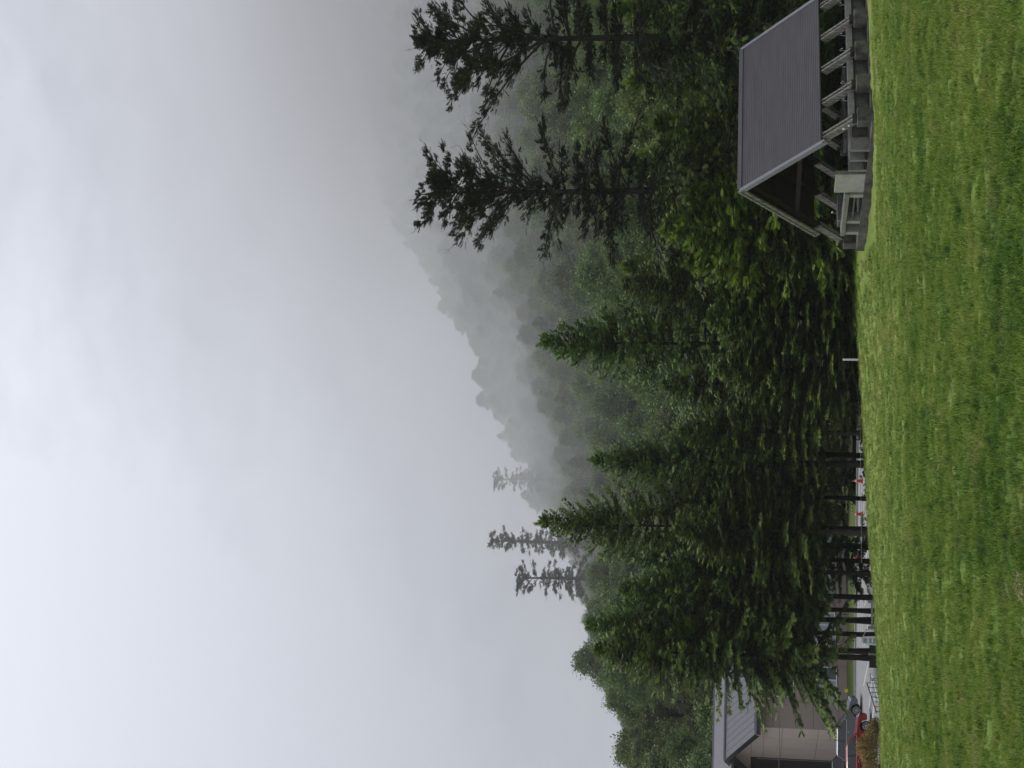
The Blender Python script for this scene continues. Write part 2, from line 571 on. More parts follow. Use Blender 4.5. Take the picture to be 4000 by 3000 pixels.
# ------------------------------------------------------------------ tree prototypes (meshes only)
def conifer(seed, H=19.0, R=4.0, hb=4.4, step=0.58, dens=1.32, mkey='conifer', spr=0.40, droop=0.7, power=0.66, nbr=6, top_open=False):
    """meshes of a conifer: trunk with limbs, and a crown of needle sprays borne on twigs"""
    r = np.random.default_rng(seed)
    tb = MB()
    lean = r.normal(0, 0.12, 2)
    tp = [(lean[0] * (t ** 2) + 0.05 * math.sin(5 * t + seed), lean[1] * t ** 2, t * H) for t in np.linspace(0, 1, 12)]
    tb.tube([(p[0], p[1], p[2] - (0.3 if i == 0 else 0)) for i, p in enumerate(tp)], [0.010 + 0.165 * (1 - t) ** 0.85 * H / 19 + (0.06 if t == 0 else 0) for t in np.linspace(0, 1, 12)], 8)
    P, EX, EZ, S, TI = [], [], [], [], []
    z = hb
    while z < H - 0.15:
        t = (z - hb) / (H - hb)
        Lm = R * 1.12 * (1 - math.exp(-0.46 * (H - z) / R)) * (0.80 + 0.3 * min(1, t * 6)) + 0.08
        nb = nbr + r.integers(-1, 2) + (3 if H - z < 4.5 else 0)
        a0 = r.uniform(0, 6.28)
        for k in range(nb):
            a = a0 + 6.283 * k / nb + r.normal(0, 0.22)
            L = Lm * r.uniform(0.55, 1.12)
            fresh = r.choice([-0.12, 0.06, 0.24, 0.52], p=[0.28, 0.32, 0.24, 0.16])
            el = 0.55 * t + 0.05 - 0.28 * (1 - t) * droop + r.normal(0, 0.09)     # start slope
            dr = (0.42 * (1 - t) + 0.12) * droop
            n = 6
            pts = []
            for i in range(n + 1):
                s = i / n
                rad = L * s
                hz = L * (el * s - dr * s * s + 0.22 * s ** 4)
                pts.append(np.array([math.cos(a + 0.12 * s) * rad, math.sin(a + 0.12 * s) * rad, z + hz]))
            if L > 0.9:
                tb.tube(pts[:-1], [0.045 * (L / 4) * (1 - i / (n + 0.5)) + 0.008 for i in range(n)], 3, cap=False)
            pts = np.array(pts)
            nt_ = max(4, int(L / (0.21 if L > 1.2 else 0.15) * dens))
            ss = np.linspace(0.12 if t > 0.6 else 0.22, 1.0, nt_)
            for j, s in enumerate(ss):
                q = min(int(s * n), n - 1)
                f = s * n - q
                p = pts[q] * (1 - f) + pts[q + 1] * f
                dv = pts[q + 1] - pts[q]
                dv /= np.linalg.norm(dv)
                side = np.array([-dv[1], dv[0], 0.0])
                side /= np.linalg.norm(side)
                for sg in (-1, 1):
                    tl = (0.18 + 0.30 * L * (1 - 0.75 * s) * 0.8) * r.uniform(0.6, 1.15)
                    if r.random() > 0.93:
                        continue
                    td = dv * 0.75 + side * sg * (1.0 - 0.35 * s) + np.array([0, 0, -0.22 * droop * (1 - t) + 0.05])
                    td /= np.linalg.norm(td)
                    ns = max(1, int(tl / 0.26 * dens))
                    for m in range(ns):
                        q2 = (m + 0.2) / ns
                        pp = p + td * tl * q2 + np.array([0, 0, -0.10 * q2 * q2 * droop])
                        P.append(pp)
                        EX.append(td + r.normal(0, 0.32, 3) + np.array([0, 0, -0.08]))
                        EZ.append(np.array([0, 0, 1.0]) + r.normal(0, 0.35, 3))
                        S.append(spr * r.uniform(0.7, 1.25) * (0.70 if L < 1.0 else 0.85 if L < 1.8 else 1.0))
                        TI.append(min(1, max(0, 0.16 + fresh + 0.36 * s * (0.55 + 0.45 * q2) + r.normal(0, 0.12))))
        z += step * r.uniform(0.75, 1.25) * (0.30 + 0.70 * (1 - t))
    # leader
    for k in range(6):
        P.append(np.array([lean[0], lean[1], H - 0.1 * k]))
        EX.append(np.array([r.normal(0, 0.25), r.normal(0, 0.25), 1.0]))
        EZ.append(r.normal(0, 1, 3))
        S.append(0.5)
        TI.append(0.6)
    P, EX, EZ, S, TI = map(np.array, (P, EX, EZ, S, TI))
    parts = []
    idx = r.integers(0, 3, len(P))
    for q in range(3):
        tv, tf = needle_spray(seed * 10 + q)
        mk = idx == q
        parts.append(scatter(tv, tf, P[mk], EX[mk], EZ[mk], S[mk], TI[mk]))
    V, T, ti = combine(parts)
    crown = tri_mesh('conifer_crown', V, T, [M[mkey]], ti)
    to = tb.build('trunk_proto', M['bark'])
    tm = to.data
    bpy.data.objects.remove(to)
    return tm, crown


def tall_fir(seed, H=24.0, R=3.6, hb=3.0, wide_top=False, skip=0.32, fat=1.0):
    """old open-crowned fir: irregular limbs carrying heavy dark clumps of needles"""
    r = np.random.default_rng(seed)
    tb = MB()
    tb.tube([(0.25 * math.sin(2.2 * t + seed), 0.1 * t, t * H - (0.3 if t == 0 else 0)) for t in np.linspace(0, 0.97, 14)],
            [0.04 + 0.29 * (1 - t) ** 0.9 for t in np.linspace(0, 0.97, 14)], 8)
    P, EX, EZ, S, TI = [], [], [], [], []

    def clump(c, d, size, t, n):
        for _ in range(n):
            o = r.normal(0, 0.42, 3) * np.array([1, 1, 0.38]) * size
            P.append(c + o)
            EX.append(d * 0.8 + o * 0.7 / size + r.normal(0, 0.25, 3) + np.array([0, 0, 0.10]))
            EZ.append(np.array([0, 0, 1.0]) + r.normal(0, 0.3, 3))
            S.append(0.42 * r.uniform(0.7, 1.25))
            TI.append(min(1, max(0, (0.15 if t > 0.48 else r.choice([0.35, 0.9])) + r.normal(0, 0.16))))
    z = hb
    while z < H - 0.4:
        t = z / H
        nb = r.integers(5, 8)
        a0 = r.uniform(0, 6.28)
        prof = R * (1.0 - 0.70 * max(0, t - 0.35) / 0.65) * (0.92 if not wide_top else 1.0)
        if wide_top and t > 0.6:
            prof = R * (1.05 - 0.72 * (t - 0.6) / 0.4)
        for k in range(nb):
            a = a0 + 6.283 * k / nb + r.normal(0, 0.3)
            L = prof * r.choice([r.uniform(0.18, 0.32), r.uniform(0.45, 0.75), r.uniform(0.75, 1.08)]) + 0.3
            el = (0.95 if t > 0.7 else 0.35 if t > 0.5 else -0.02) + r.normal(0, 0.15)
            n = 7
            bend = -0.25 if t > 0.5 else -0.35
            pts = []
            for i in range(n + 1):
                s = i / n
                w = 0.10 * L * math.sin(4 * s + a * 3)
                pts.append(np.array([math.cos(a) * L * s - math.sin(a) * w * s, math.sin(a) * L * s + math.cos(a) * w * s,
                                     z + L * (el * s + bend * s * s)]))
            tb.tube(pts, [0.065 * (L / 4) * (1 - 0.85 * i / n) + 0.012 for i in range(n + 1)], 4, cap=False)
            pts = np.array(pts)
            ncl = max(3, int(L / 0.36))
            for j in range(ncl):
                s = 0.25 + 0.75 * (j + r.uniform(0, 0.6)) / ncl
                s = min(s, 1.0)
                if r.random() < (skip if t > 0.6 else skip - 0.16):
                    continue
                q = min(int(s * n), n - 1)
                f = s * n - q
                p = pts[q] * (1 - f) + pts[q + 1] * f
                dv = pts[q + 1] - pts[q]
                dv = dv / np.linalg.norm(dv)
                side = np.array([-dv[1], dv[0], 0.0]) * r.uniform(-1, 1) * (0.28 * L * (1 - 0.6 * s) + 0.15)
                c = p + side + np.array([0, 0, 0.04])
                if np.linalg.norm(side) > 0.35:
                    tb.tube([p - dv * 0.15, c], [0.02, 0.008], 3, cap=False)
                clump(c, dv + side * 0.8, fat * r.uniform(0.36, 0.66) * (1.0 if t < 0.85 else 0.7), t, r.integers(13, 23) if t > 0.5 else r.integers(16, 26))
            # bare twig ends near the top
            if t > 0.80 and r.random() < 0.6:
                e = pts[-1] + (pts[-1] - pts[-2]) * r.uniform(0.6, 1.4) + np.array([0, 0, 0.25])
                tb.tube([pts[-1], e], [0.012, 0.004], 3, cap=False)
                for _ in range(3):
                    tb.tube([pts[-1] * 0.5 + e * 0.5, e + r.normal(0, 0.2, 3)], [0.007, 0.003], 3, cap=False)
        z += (0.60 if t < 0.5 else 0.74) * r.uniform(0.7, 1.3)
    P, EX, EZ, S, TI = map(np.array, (P, EX, EZ, S, TI))
    parts = []
    idx = r.integers(0, 2, len(P))
    for q in range(2):
        tv, tf = needle_spray(seed * 11 + q, pairs=3, wide=0.5, w=0.12)
        mk = idx == q
        parts.append(scatter(tv, tf, P[mk], EX[mk], EZ[mk], S[mk], TI[mk]))
    V, T, ti = combine(parts)
    crown = tri_mesh('fir_crown', V, T, [M['fir']], ti)
    to = tb.build('trunk_proto', M['bark'])
    tm = to.data
    bpy.data.objects.remove(to)
    return tm, crown


def broadleaf(seed, H=11.0, R=3.4, nclump=1700, mkey='broad', clump=0.62, nlobe=30, lr0=0.16, lr1=0.34, low=0.25, leaf=0.34, nl=7):
    r = np.random.default_rng(seed)
    tb = MB()
    tb.tube([(0, 0, -0.6), (0.1, 0, H * 0.3), (0.2, 0.1, H * 0.6), (0.1, 0.1, H * 0.88)], [0.22, 0.17, 0.11, 0.03], 7)
    lobes = []
    for i in range(nlobe):
        t = low + (1 - low) * (i + 0.5) / nlobe
        prof = math.sin(math.pi * min(1, (t - low + 0.12) / (1.12 - low)) ** 0.9)
        a = i * 2.399 + r.normal(0, 0.3)
        rr = R * prof * 0.80 * math.sqrt(r.uniform(0.25, 1.0))
        c = np.array([math.cos(a) * rr, math.sin(a) * rr, H * (t * 0.86 + 0.03)])
        lr = R * r.uniform(lr0, lr1)
        lobes.append((c, lr))
        tb.tube([(0.12, 0.05, c[2] * 0.62), tuple(c * np.array([0.6, 0.6, 0.9])), tuple(c)], [0.07, 0.045, 0.015], 3, cap=False)
    P, EX, TI, S = [], [], [], []
    per = nclump // nlobe
    for c, lr in lobes:
        d = nrm(r.normal(0, 1, (per, 3)))
        d[:, 2] = np.abs(d[:, 2]) * 0.9 - 0.28
        d = nrm(d)
        rad = lr * r.uniform(0.55, 1.05, (per, 1)) + np.where(r.random((per, 1)) < 0.12, lr * 0.45, 0)
        P.append(c + d * rad * np.array([1.12, 1.12, 0.82]))
        EX.append(d + r.normal(0, 0.4, (per, 3)) + np.array([0, 0, -0.2]))
        base = r.uniform(0.1, 0.75)
        TI.append(np.clip(base + 0.18 * d[:, 2] * 0 + r.normal(0, 0.14, per), 0, 1))
        S.append(clump * r.uniform(0.65, 1.3, per))
    P, EX, TI, S = map(np.concatenate, (P, EX, TI, S))
    EZ = np.tile([0, 0, 1.0], (len(P), 1)) + r.normal(0, 0.4, (len(P), 3))
    parts = []
    idx = r.integers(0, 3, len(P))
    for q in range(3):
        tv, tf = leaf_clump(seed * 7 + q, nl, leaf)
        mk = idx == q
        parts.append(scatter(tv, tf, P[mk], EX[mk], EZ[mk], S[mk], TI[mk]))
    V, T, ti = combine(parts)
    crown = tri_mesh('broadleaf_crown', V, T, [M[mkey]], ti)
    to = tb.build('trunk_proto', M['bark'])
    tm = to.data
    bpy.data.objects.remove(to)
    return tm, crown


# ------------------------------------------------------------------ terrain
def lerpx(x, xs, ys):
    return np.interp(x, xs, ys)


def sstep(a, b, x):
    t = np.clip((x - a) / (b - a), 0, 1)
    return t * t * (3 - 2 * t)


US = np.array([-600, 0, 216, 378, 668, 900, 1200, 1500, 1800, 2200, 2600, 3000, 3600])
V1 = np.array([2470, 2441, 2405, 2296, 2251, 2320, 2340, 2240, 2150, 2100, 2060, 2030, 2000])
UB = np.array([-600, 0, 400, 700, 880, 1002, 1065, 1246, 1373, 1499, 1662, 1807, 2200, 3000, 3600])
V2 = np.array([2600, 2520, 2340, 2265, 2195, 2130, 2030, 1990, 1893, 1856, 1835, 1705, 1480, 1310, 1300])


def ground(x, y):
    x = np.asarray(x, float)
    y = np.asarray(y, float)
    plane = -1.6 - 0.0635 * y + 0.035 * np.clip(x, -40, 30)
    B = lerpx(x, [-14, -6.5, 0, 6.9, 12, 40], [0, .37, .54, .80, .85, .85])
    bump = B * np.exp(-0.5 * ((y - 75) / lerpx(x, [2, 7], [6.5, 4.6])) ** 2)
    z = plane + bump
    far = lerpx(x, [-4, 10], [-8.03, -6.4])
    k = sstep(76.5, 87.5, y)
    z = z * (1 - k) + far * k
    # hills
    yy = np.maximum(y, 60)
    u = 1500 + x / yy * 5800
    vh = 2900 + 0.0115 * (u - 1500)
    z1 = 190 * ((vh - np.interp(u, US, V1)) / 5800 - 10.0 / 190)
    z2 = 400 * ((vh - np.interp(u, UB, V2)) / 5800 - 8.0 / 400)
    ys = lerpx(x, [-20, 0, 8], [132, 112, 96])
    t1 = np.clip((y - ys) / (190 - ys), 0, 1)
    h = far + (z1 - far) * t1 ** 1.15
    t2 = np.clip((y - 190) / 210, 0, 1)
    h2 = z1 + (z2 - z1) * (t2 * 0.8 + 0.2 * t2 * t2)
    hh = np.where(y < 190, h, h2) - np.clip(y - 405, 0, 200) * 0.25
    return np.where(y > ys, hh, z)


def gz(x, y):
    return float(ground(x, y))


def rough(x, y):
    """mown but lumpy turf: hummocks of a few centimetres"""
    return (0.032 * np.sin(2.9 * x + 1.3 * np.sin(1.1 * y)) * np.sin(2.1 * y + 1.7 * np.sin(0.9 * x)) +
            0.034 * np.sin(6.3 * x + 2 * np.sin(1.7 * y + 1)) * np.sin(5.1 * y + 2.2 * np.sin(2.3 * x)) +
            0.03 * np.sin(0.83 * x + 2 + 1.4 * np.sin(0.31 * y)) * np.sin(0.52 * y + np.sin(0.6 * x)))


def sheet(name, xs, ys, zfun, m, keep=None, **kw):
    gx, gy = np.meshgrid(xs, ys)
    z = zfun(gx, gy)
    V = np.stack([gx, gy, z], -1).reshape(-1, 3)
    nx, ny = len(xs), len(ys)
    i = np.arange(nx - 1)[None] + (np.arange(ny - 1) * nx)[:, None]
    i = i.ravel()
    T = np.stack([i, i + 1, i + nx + 1, i + nx], 1)
    if keep is not None:
        c = V[T].mean(1)
        T = T[keep(c[:, 0], c[:, 1])]
    me = tri_mesh(name, V, T, [m])
    me.polygons.foreach_set('use_smooth', [True] * len(me.polygons))
    return link(name, me, **kw)


def lawn_edge(x):
    return lerpx(x, [-20, -12, -4, 4, 30], [84, 83, 79, 78, 78])


GX = np.concatenate([np.arange(-260, -40, 6), np.arange(-40, 40, 1.0), np.arange(40, 261, 6)])
GY = np.concatenate([np.arange(-30, 70, 2.5), np.arange(70, 135, 1.0), np.arange(135, 500, 5)])
sheet('ground', GX, GY, lambda x, y: ground(x, y) - 0.14 * (y < lawn_edge(x) + 1) - 0.03, M['forest_floor'], kind='structure')
LX = np.concatenate([np.arange(-60, -14, 0.8), np.arange(-14, 14, 0.16), np.arange(14, 60, 0.8)])
LY = np.concatenate([np.arange(-25, 11, 1.0), np.arange(11, 40, 0.16), np.arange(40, 86, 0.35)])
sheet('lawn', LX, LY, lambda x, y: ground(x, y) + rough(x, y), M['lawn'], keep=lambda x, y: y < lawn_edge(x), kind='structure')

# car park: asphalt plateau, kerb, verge, painted bays
PZ = -8.0
mb = MB()
mb.add([(-70, 87.5, PZ), (-4.5, 87.5, PZ), (-3.0, 105.3, PZ), (-70, 105.3, PZ)], [(0, 1, 2, 3)])
mb.build('car_park', M['asphalt'], kind='structure')
mb = MB()
mb.box(-70, -2.8, 105.3, 105.5, PZ - 0.2, PZ + 0.12)
mb.build('kerb', M['concrete_pale'], kind='structure')
vs = sheet('verge', np.arange(-70, -8, 0.6), np.arange(105.5, 112, 0.5), lambda x, y: PZ + 0.10 + 0.03 * np.sin(x * 3) * np.sin(y * 4) + 0.10 * (y - 105.5) / 6, M['verge'], kind='structure')


def paint_line(x0, y0, x1, y1, w=0.14, z=PZ + 0.006):
    d = Vector((x1 - x0, y1 - y0, 0)).normalized()
    s = Vector((-d.y, d.x, 0)) * w / 2
    a, b = Vector((x0, y0, z)), Vector((x1, y1, z))
    return [a - s, b - s, b + s, a + s]


mb = MB()
for yy_ in (100.2, 102.0, 103.6):
    mb.add(paint_line(-17, yy_, -4.6, yy_ + 0.15), [(0, 1, 2, 3)])
for i in range(5):
    x0 = -16 + i * 2.6
    mb.add(paint_line(x0, 93.5, x0 - 3.3, 98.7, z=PZ + 0.010), [(0, 1, 2, 3)])
for i in range(8):
    x0 = -37 + i * 2.7
    mb.add(paint_line(x0, 88.0, x0 + 0.6, 93.0, z=PZ + 0.010), [(0, 1, 2, 3)])
mb.build('bay_markings', M['paint'], kind='structure')

# ------------------------------------------------------------------ trees: prototypes
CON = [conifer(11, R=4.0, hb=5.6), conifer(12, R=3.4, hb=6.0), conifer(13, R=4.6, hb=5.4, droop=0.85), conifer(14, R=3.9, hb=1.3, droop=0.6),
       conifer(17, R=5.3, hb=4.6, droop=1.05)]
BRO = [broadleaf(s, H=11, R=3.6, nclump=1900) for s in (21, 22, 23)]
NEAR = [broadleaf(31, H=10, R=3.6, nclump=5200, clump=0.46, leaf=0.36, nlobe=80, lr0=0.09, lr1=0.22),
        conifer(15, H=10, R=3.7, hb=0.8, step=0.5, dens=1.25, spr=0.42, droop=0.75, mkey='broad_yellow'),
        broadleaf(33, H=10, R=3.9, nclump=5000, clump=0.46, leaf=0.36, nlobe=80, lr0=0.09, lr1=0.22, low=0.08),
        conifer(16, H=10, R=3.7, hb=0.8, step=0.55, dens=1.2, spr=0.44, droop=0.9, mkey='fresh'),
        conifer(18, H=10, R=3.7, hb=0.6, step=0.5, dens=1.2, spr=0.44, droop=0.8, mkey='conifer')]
CONH = {0: 19.0, 1: 19.0, 2: 19.0, 3: 19.0}


def plant(name, pair, label, cat, x, y, z, h, h0, wide=1.0, rz=None, group=None, tilt=0.0):
    s = h / h0
    t = thing(name, label, cat, (x, y, z), random.uniform(0, 6.28) if rz is None else rz, group)
    t.scale = (s * wide, s * wide, s)
    t.rotation_euler[1] = tilt
    link('trunk', pair[0], t)
    link('crown', pair[1], t)
    return t


# near grove: (u of trunk, v of tip, distance, proto, width factor, label)
grove = [
    (1667, 2112, 84, 0, 1.02, 'tall pointed dark conifer with a bare leader, highest in the middle of the grove'),
    (1890, 2430, 82, 3, 1.00, 'broad blunt conifer on the pavilion side of the grove, boughs down to the bank'),
    (1500, 2590, 88, 1, 1.05, 'shorter conifer just left of the tallest middle conifer'),
    (1560, 2800, 80, 3, 0.95, 'low conifer with boughs sweeping to the grass behind the lone white post'),
    (1760, 2760, 79, 3, 1.05, 'low bushy conifer at the grass bank between the white post and the pavilion'),
    (1318, 2650, 82, 0, 1.00, 'conifer with a thin grey trunk, right of the wide pale trunk'),
    (1236, 2520, 90, 1, 1.00, 'conifer standing behind the wide pale trunk, second row'),
    (1203, 2312, 84, 0, 0.86, 'pointed conifer with the widest pale grey trunk at the lawn edge'),
    (1068, 2580, 88, 2, 0.90, 'conifer behind the red traffic cones, short top'),
    (963, 2108, 86, 0, 0.98, 'tall narrow spire conifer, the highest one in the left half of the grove'),
    (936, 2640, 82, 1, 1.00, 'conifer with a grey trunk right in front of the left spire conifer'),
    (885, 2660, 91, 1, 1.00, 'thin conifer in the second row behind the parking lines'),
    (838, 2420, 92, 3, 0.90, 'yellowish round-topped conifer left of the spire conifer'),
    (783, 2600, 84, 2, 0.88, 'conifer with a dark double trunk at the lawn edge'),
    (700, 2420, 85, 0, 1.0, 'slim-trunked conifer right of the wooden fence'),
    (645, 2440, 88, 2, 0.90, 'conifer rising behind the first fence post'),
    (605, 2520, 92, 1, 1.00, 'conifer behind the two fence rails, second row'),
    (563, 2290, 86, 0, 0.98, 'tall conifer behind the second fence post, bare shoots at its top'),
    (468, 2325, 84.5, 4, 1.32, 'big wide conifer above the white sign frame, boughs over the building windows'),
    (486, 2520, 91, 0, 1.1, 'conifer hidden behind the big one above the white sign frame'),
]
GROUP = 'conifers in the grove behind the lawn'
for (u, v, d, k, wd, lab) in grove:
    top = at(u, v, d)
    zb = gz(top.x, d)
    h = top.z - zb
    rr = {0: 4.0, 1: 3.4, 2: 4.6, 3: 3.9, 4: 4.6}[k]
    want = {True: 3.9}.get(h > 17, 3.7) * wd
    if k == 2:
        want = 4.4 * wd
    s = h / 19
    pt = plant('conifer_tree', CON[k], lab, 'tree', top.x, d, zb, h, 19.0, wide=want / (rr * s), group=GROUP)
    if u in (1318, 1203, 936, 645):
        tk = [c_ for c_ in pt.children if c_.name.startswith('trunk')][0]
        tk.data = tk.data.copy()
        tk.data.materials[0] = M['bark_pale']
        tk['label'] = 'pale grey trunk'
        if u == 1203:
            tk.scale = (1.55, 1.55, 1)

# two old firs at the pavilion
F1 = tall_fir(41, H=24, R=6.6)
F2 = tall_fir(43, H=24, R=5.8, wide_top=True)
for (u, v, d, pr, lab, nm) in ((2262, 1665, 80, F1, 'tall open-crowned old fir behind the pavilion gable with bare twigs at its top', 'fir_tree'),
                               (2835, 1680, 76, F2, 'tall old fir with a wide flat-topped crown behind the right half of the pavilion roof', 'fir_tree')):
    top = at(u, v, d)
    zb = gz(top.x, d)
    plant(nm, pr, lab, 'tree', top.x, d, zb, top.z - zb, 24.0, group='old firs behind the pavilion', rz=0.6)

# broadleaved trees behind and beside the pavilion
near_b = [
    (2110, 2590, 75.5, 1, 1.35, 'yellow-green layered tree left of the pavilion gable'),
    (2235, 2690, 76, 1, 1.1, 'yellow-green low tree touching the pavilion ridge end'),
    (1985, 2680, 77, 1, 1.25, 'fresh yellowish layered tree next to the grove, leftmost of the yellow-green trees'),
    (2010, 2960, 75, 4, 0.9, 'dark green bushy tree beside the concrete end pier of the pavilion'),
    (2150, 3040, 74.5, 4, 1.0, 'low dark leafy tree showing under the pavilion gable'),
    (2360, 2440, 84, 3, 1.4, 'green leafy tree right behind the tall fir with bare twigs'),
    (2520, 2560, 79, 3, 1.4, 'mid green leafy tree above the middle of the pavilion ridge'),
    (2680, 2460, 86, 3, 1.4, 'light green leafy tree seen between the two old firs'),
    (2760, 2800, 76, 2, 1.2, 'dark leafy tree above the right end of the pavilion ridge'),
    (2960, 2400, 84, 3, 1.4, 'leafy tree right of the wide-topped fir at the picture edge'),
    (2930, 2780, 78, 2, 1.2, 'low dark leafy tree at the right end of the pavilion roof'),
    (1960, 2440, 92, 3, 1.2, 'leafy tree rising between the grove and the yellow-green tree'),
    (2450, 2960, 76, 2, 1.3, 'dark bush-like tree seen through the pavilion legs'),
    (2700, 3000, 77, 2, 1.3, 'dark bush-like tree behind the pavilion sinks'),
    (2900, 3010, 77, 2, 1.3, 'dark bush-like tree behind the rightmost pavilion leg'),
    (3150, 2700, 80, 0, 1.3, 'leafy tree just past the right end of the pavilion'),
]
near_b += [
    (1120, 3120, 109, 4, 1.3, 'dark thicket bush beyond the car park behind the clear pair of cones'),
    (1230, 3060, 110, 2, 1.4, 'dark thicket bush beyond the car park behind the widest trunk'),
    (1330, 3110, 108, 4, 1.4, 'dark thicket bush at the right end of the car park'),
    (1440, 3080, 106, 2, 1.4, 'dark thicket bush between the car park and the lone white post'),
    (1545, 3120, 102, 4, 1.3, 'dark thicket bush right behind the lone white post'),
    (1030, 3040, 114, 2, 1.3, 'dark thicket bush at the end of the building'),
    (1650, 3080, 100, 4, 1.4, 'dark thicket bush behind the tallest middle conifer'),
    (1800, 3050, 98, 2, 1.5, 'dark thicket bush behind the low bushy conifer on the bank')]
for (u, v, d, k, wd, lab) in near_b:
    top = at(u, v, d)
    zb = gz(top.x, d)
    h = top.z - zb
    s = h / 10
    plant('leafy_tree', NEAR[k], lab, 'tree', top.x, d, zb, h, 10.0, wide=min(1.6, max(0.8, 3.2 * wd / (3.6 * s))), group='leafy trees around the pavilion')

# far pines on the skyline
PI = [tall_fir(51, H=14, R=3.0, hb=4.5, wide_top=True, skip=0.5, fat=0.62), tall_fir(52, H=14, R=2.4, hb=3.0, skip=0.5, fat=0.62)]
for (u, v, d, k, h, lab) in ((1128, 1925, 330, 0, 15, 'faint flat-topped pine on the misty ridge, the farthest of the skyline pines'),
                             (890, 1912, 255, 1, 19, 'slender tall skyline pine with short tiers of limbs'),
                             (742, 2012, 230, 0, 15, 'leaning umbrella-topped skyline pine with long bare limbs')):
    top = at(u, v, d)
    plant('pine_tree', PI[k], lab, 'tree', top.x, d, top.z - h, h, 14.0, group='pines on the skyline', rz=0.8 + k, wide=1.05 if k else 1.25)

# hillside wood: front slope one by one, back slope as one mass
r = np.random.default_rng(5)
zones = [(-0.232, 'the far building roof end'), (-0.205, 'the middle of the building roof'), (-0.180, 'the outermost boughs of the grove'),
         (-0.155, 'the conifer over the sign frame'), (-0.120, 'the two fence posts'), (-0.092, 'the left spire conifer'), (-0.055, 'the widest pale trunk'),
         (-0.015, 'the gap left of the middle conifer'), (0.03, 'the lone tallest middle conifer'), (0.07, 'the blunt conifer by the bank'),
         (0.11, 'the yellow-green trees'), (0.15, 'the fir with bare twigs'), (0.20, 'the gap between the two old firs'), (99, 'the wide-topped old fir')]
cnt = 0
yy_ = 100.0
while yy_ < 196:
    xx = -0.30 * yy_
    while xx < 0.30 * yy_:
        x = xx + r.normal(0, 1.1)
        y = yy_ + r.normal(0, 1.3)
        ystart = np.interp(x, [-20, 0, 8], [132, 116, 98])
        if y > ystart:
            a = x / y
            dens = 1.0
            if not (a > 0.02 and y < 125 and r.random() < 0.3):
                k = int(r.integers(0, 3))
                h = r.uniform(8.0, 12.5)
                zn = [z_ for z_ in zones if a < z_[0]][0]
                row = 'lowest' if y < 125 else 'lower' if y < 150 else 'upper' if y < 172 else 'topmost'
                wd = r.uniform(0.9, 1.3)
                sz = ('small' if h < 9.3 else 'tall' if h > 11.2 else 'mid-sized') + (' spreading' if wd > 1.17 else ' narrow' if wd < 1.0 else ' rounded')
                lab = '%s tree on the %s slope behind %s' % (sz, row, zn[1])
                plant('hillside_tree', BRO[k], lab, 'tree', x, y, gz(x, y), h, 11.0, wide=wd, group='broadleaved trees on the wooded slope')
                cnt += 1
        xx += 5.6
    yy_ += 6.6


def gn_instances(name, pts, rot, scl, protos, kind='stuff', tint=None, **kw):
    me = bpy.data.meshes.new(name)
    me.vertices.add(len(pts))
    me.vertices.foreach_set('co', np.asarray(pts, np.float32).ravel())
    for nm, arr, ty in (('rot', rot, 'FLOAT_VECTOR'), ('scl', scl, 'FLOAT_VECTOR')):
        a = me.attributes.new(nm, ty, 'POINT')
        a.data.foreach_set('vector', np.asarray(arr, np.float32).ravel())
    if tint is not None:
        a = me.attributes.new('tint', 'FLOAT', 'POINT')
        a.data.foreach_set('value', np.asarray(tint, np.float32))
    o = link(name, me, kind=kind, **kw)
    col = bpy.data.collections.new(name + '_protos')
    for i, pr in enumerate(protos):
        po = bpy.data.objects.new('%s_kind' % name, pr)
        col.objects.link(po)
    g = bpy.data.node_groups.new(name, 'GeometryNodeTree')
    g.interface.new_socket('Geometry', in_out='INPUT', socket_type='NodeSocketGeometry')
    g.interface.new_socket('Geometry', in_out='OUTPUT', socket_type='NodeSocketGeometry')
    gi = g.nodes.new('NodeGroupInput')
    go = g.nodes.new('NodeGroupOutput')
    ci = g.nodes.new('GeometryNodeCollectionInfo')
    ci.inputs['Collection'].default_value = col
    ci.inputs['Separate Children'].default_value = True
    ip = g.nodes.new('GeometryNodeInstanceOnPoints')
    ip.inputs['Pick Instance'].default_value = True
    ra = g.nodes.new('GeometryNodeInputNamedAttribute')
    ra.data_type = 'FLOAT_VECTOR'
    ra.inputs[0].default_value = 'rot'
    sa = g.nodes.new('GeometryNodeInputNamedAttribute')
    sa.data_type = 'FLOAT_VECTOR'
    sa.inputs[0].default_value = 'scl'
    rv = g.nodes.new('FunctionNodeRandomValue')
    rv.data_type = 'INT'
    rv.inputs[4].default_value = 0
    rv.inputs[5].default_value = len(protos) - 1
    mtp = g.nodes.new('GeometryNodeMeshToPoints')
    g.links.new(gi.outputs[0], mtp.inputs[0])
    g.links.new(mtp.outputs[0], ip.inputs['Points'])
    g.links.new(ci.outputs[0], ip.inputs['Instance'])
    g.links.new(rv.outputs[2], ip.inputs['Instance Index'])
    er = g.nodes.new('FunctionNodeEulerToRotation')
    g.links.new(ra.outputs[0], er.inputs[0])
    g.links.new(er.outputs[0], ip.inputs['Rotation'])
    g.links.new(sa.outputs[0], ip.inputs['Scale'])
    g.links.new(ip.outputs[0], go.inputs[0])
    md = o.modifiers.new('scatter', 'NODES')
    md.node_group = g
    return o


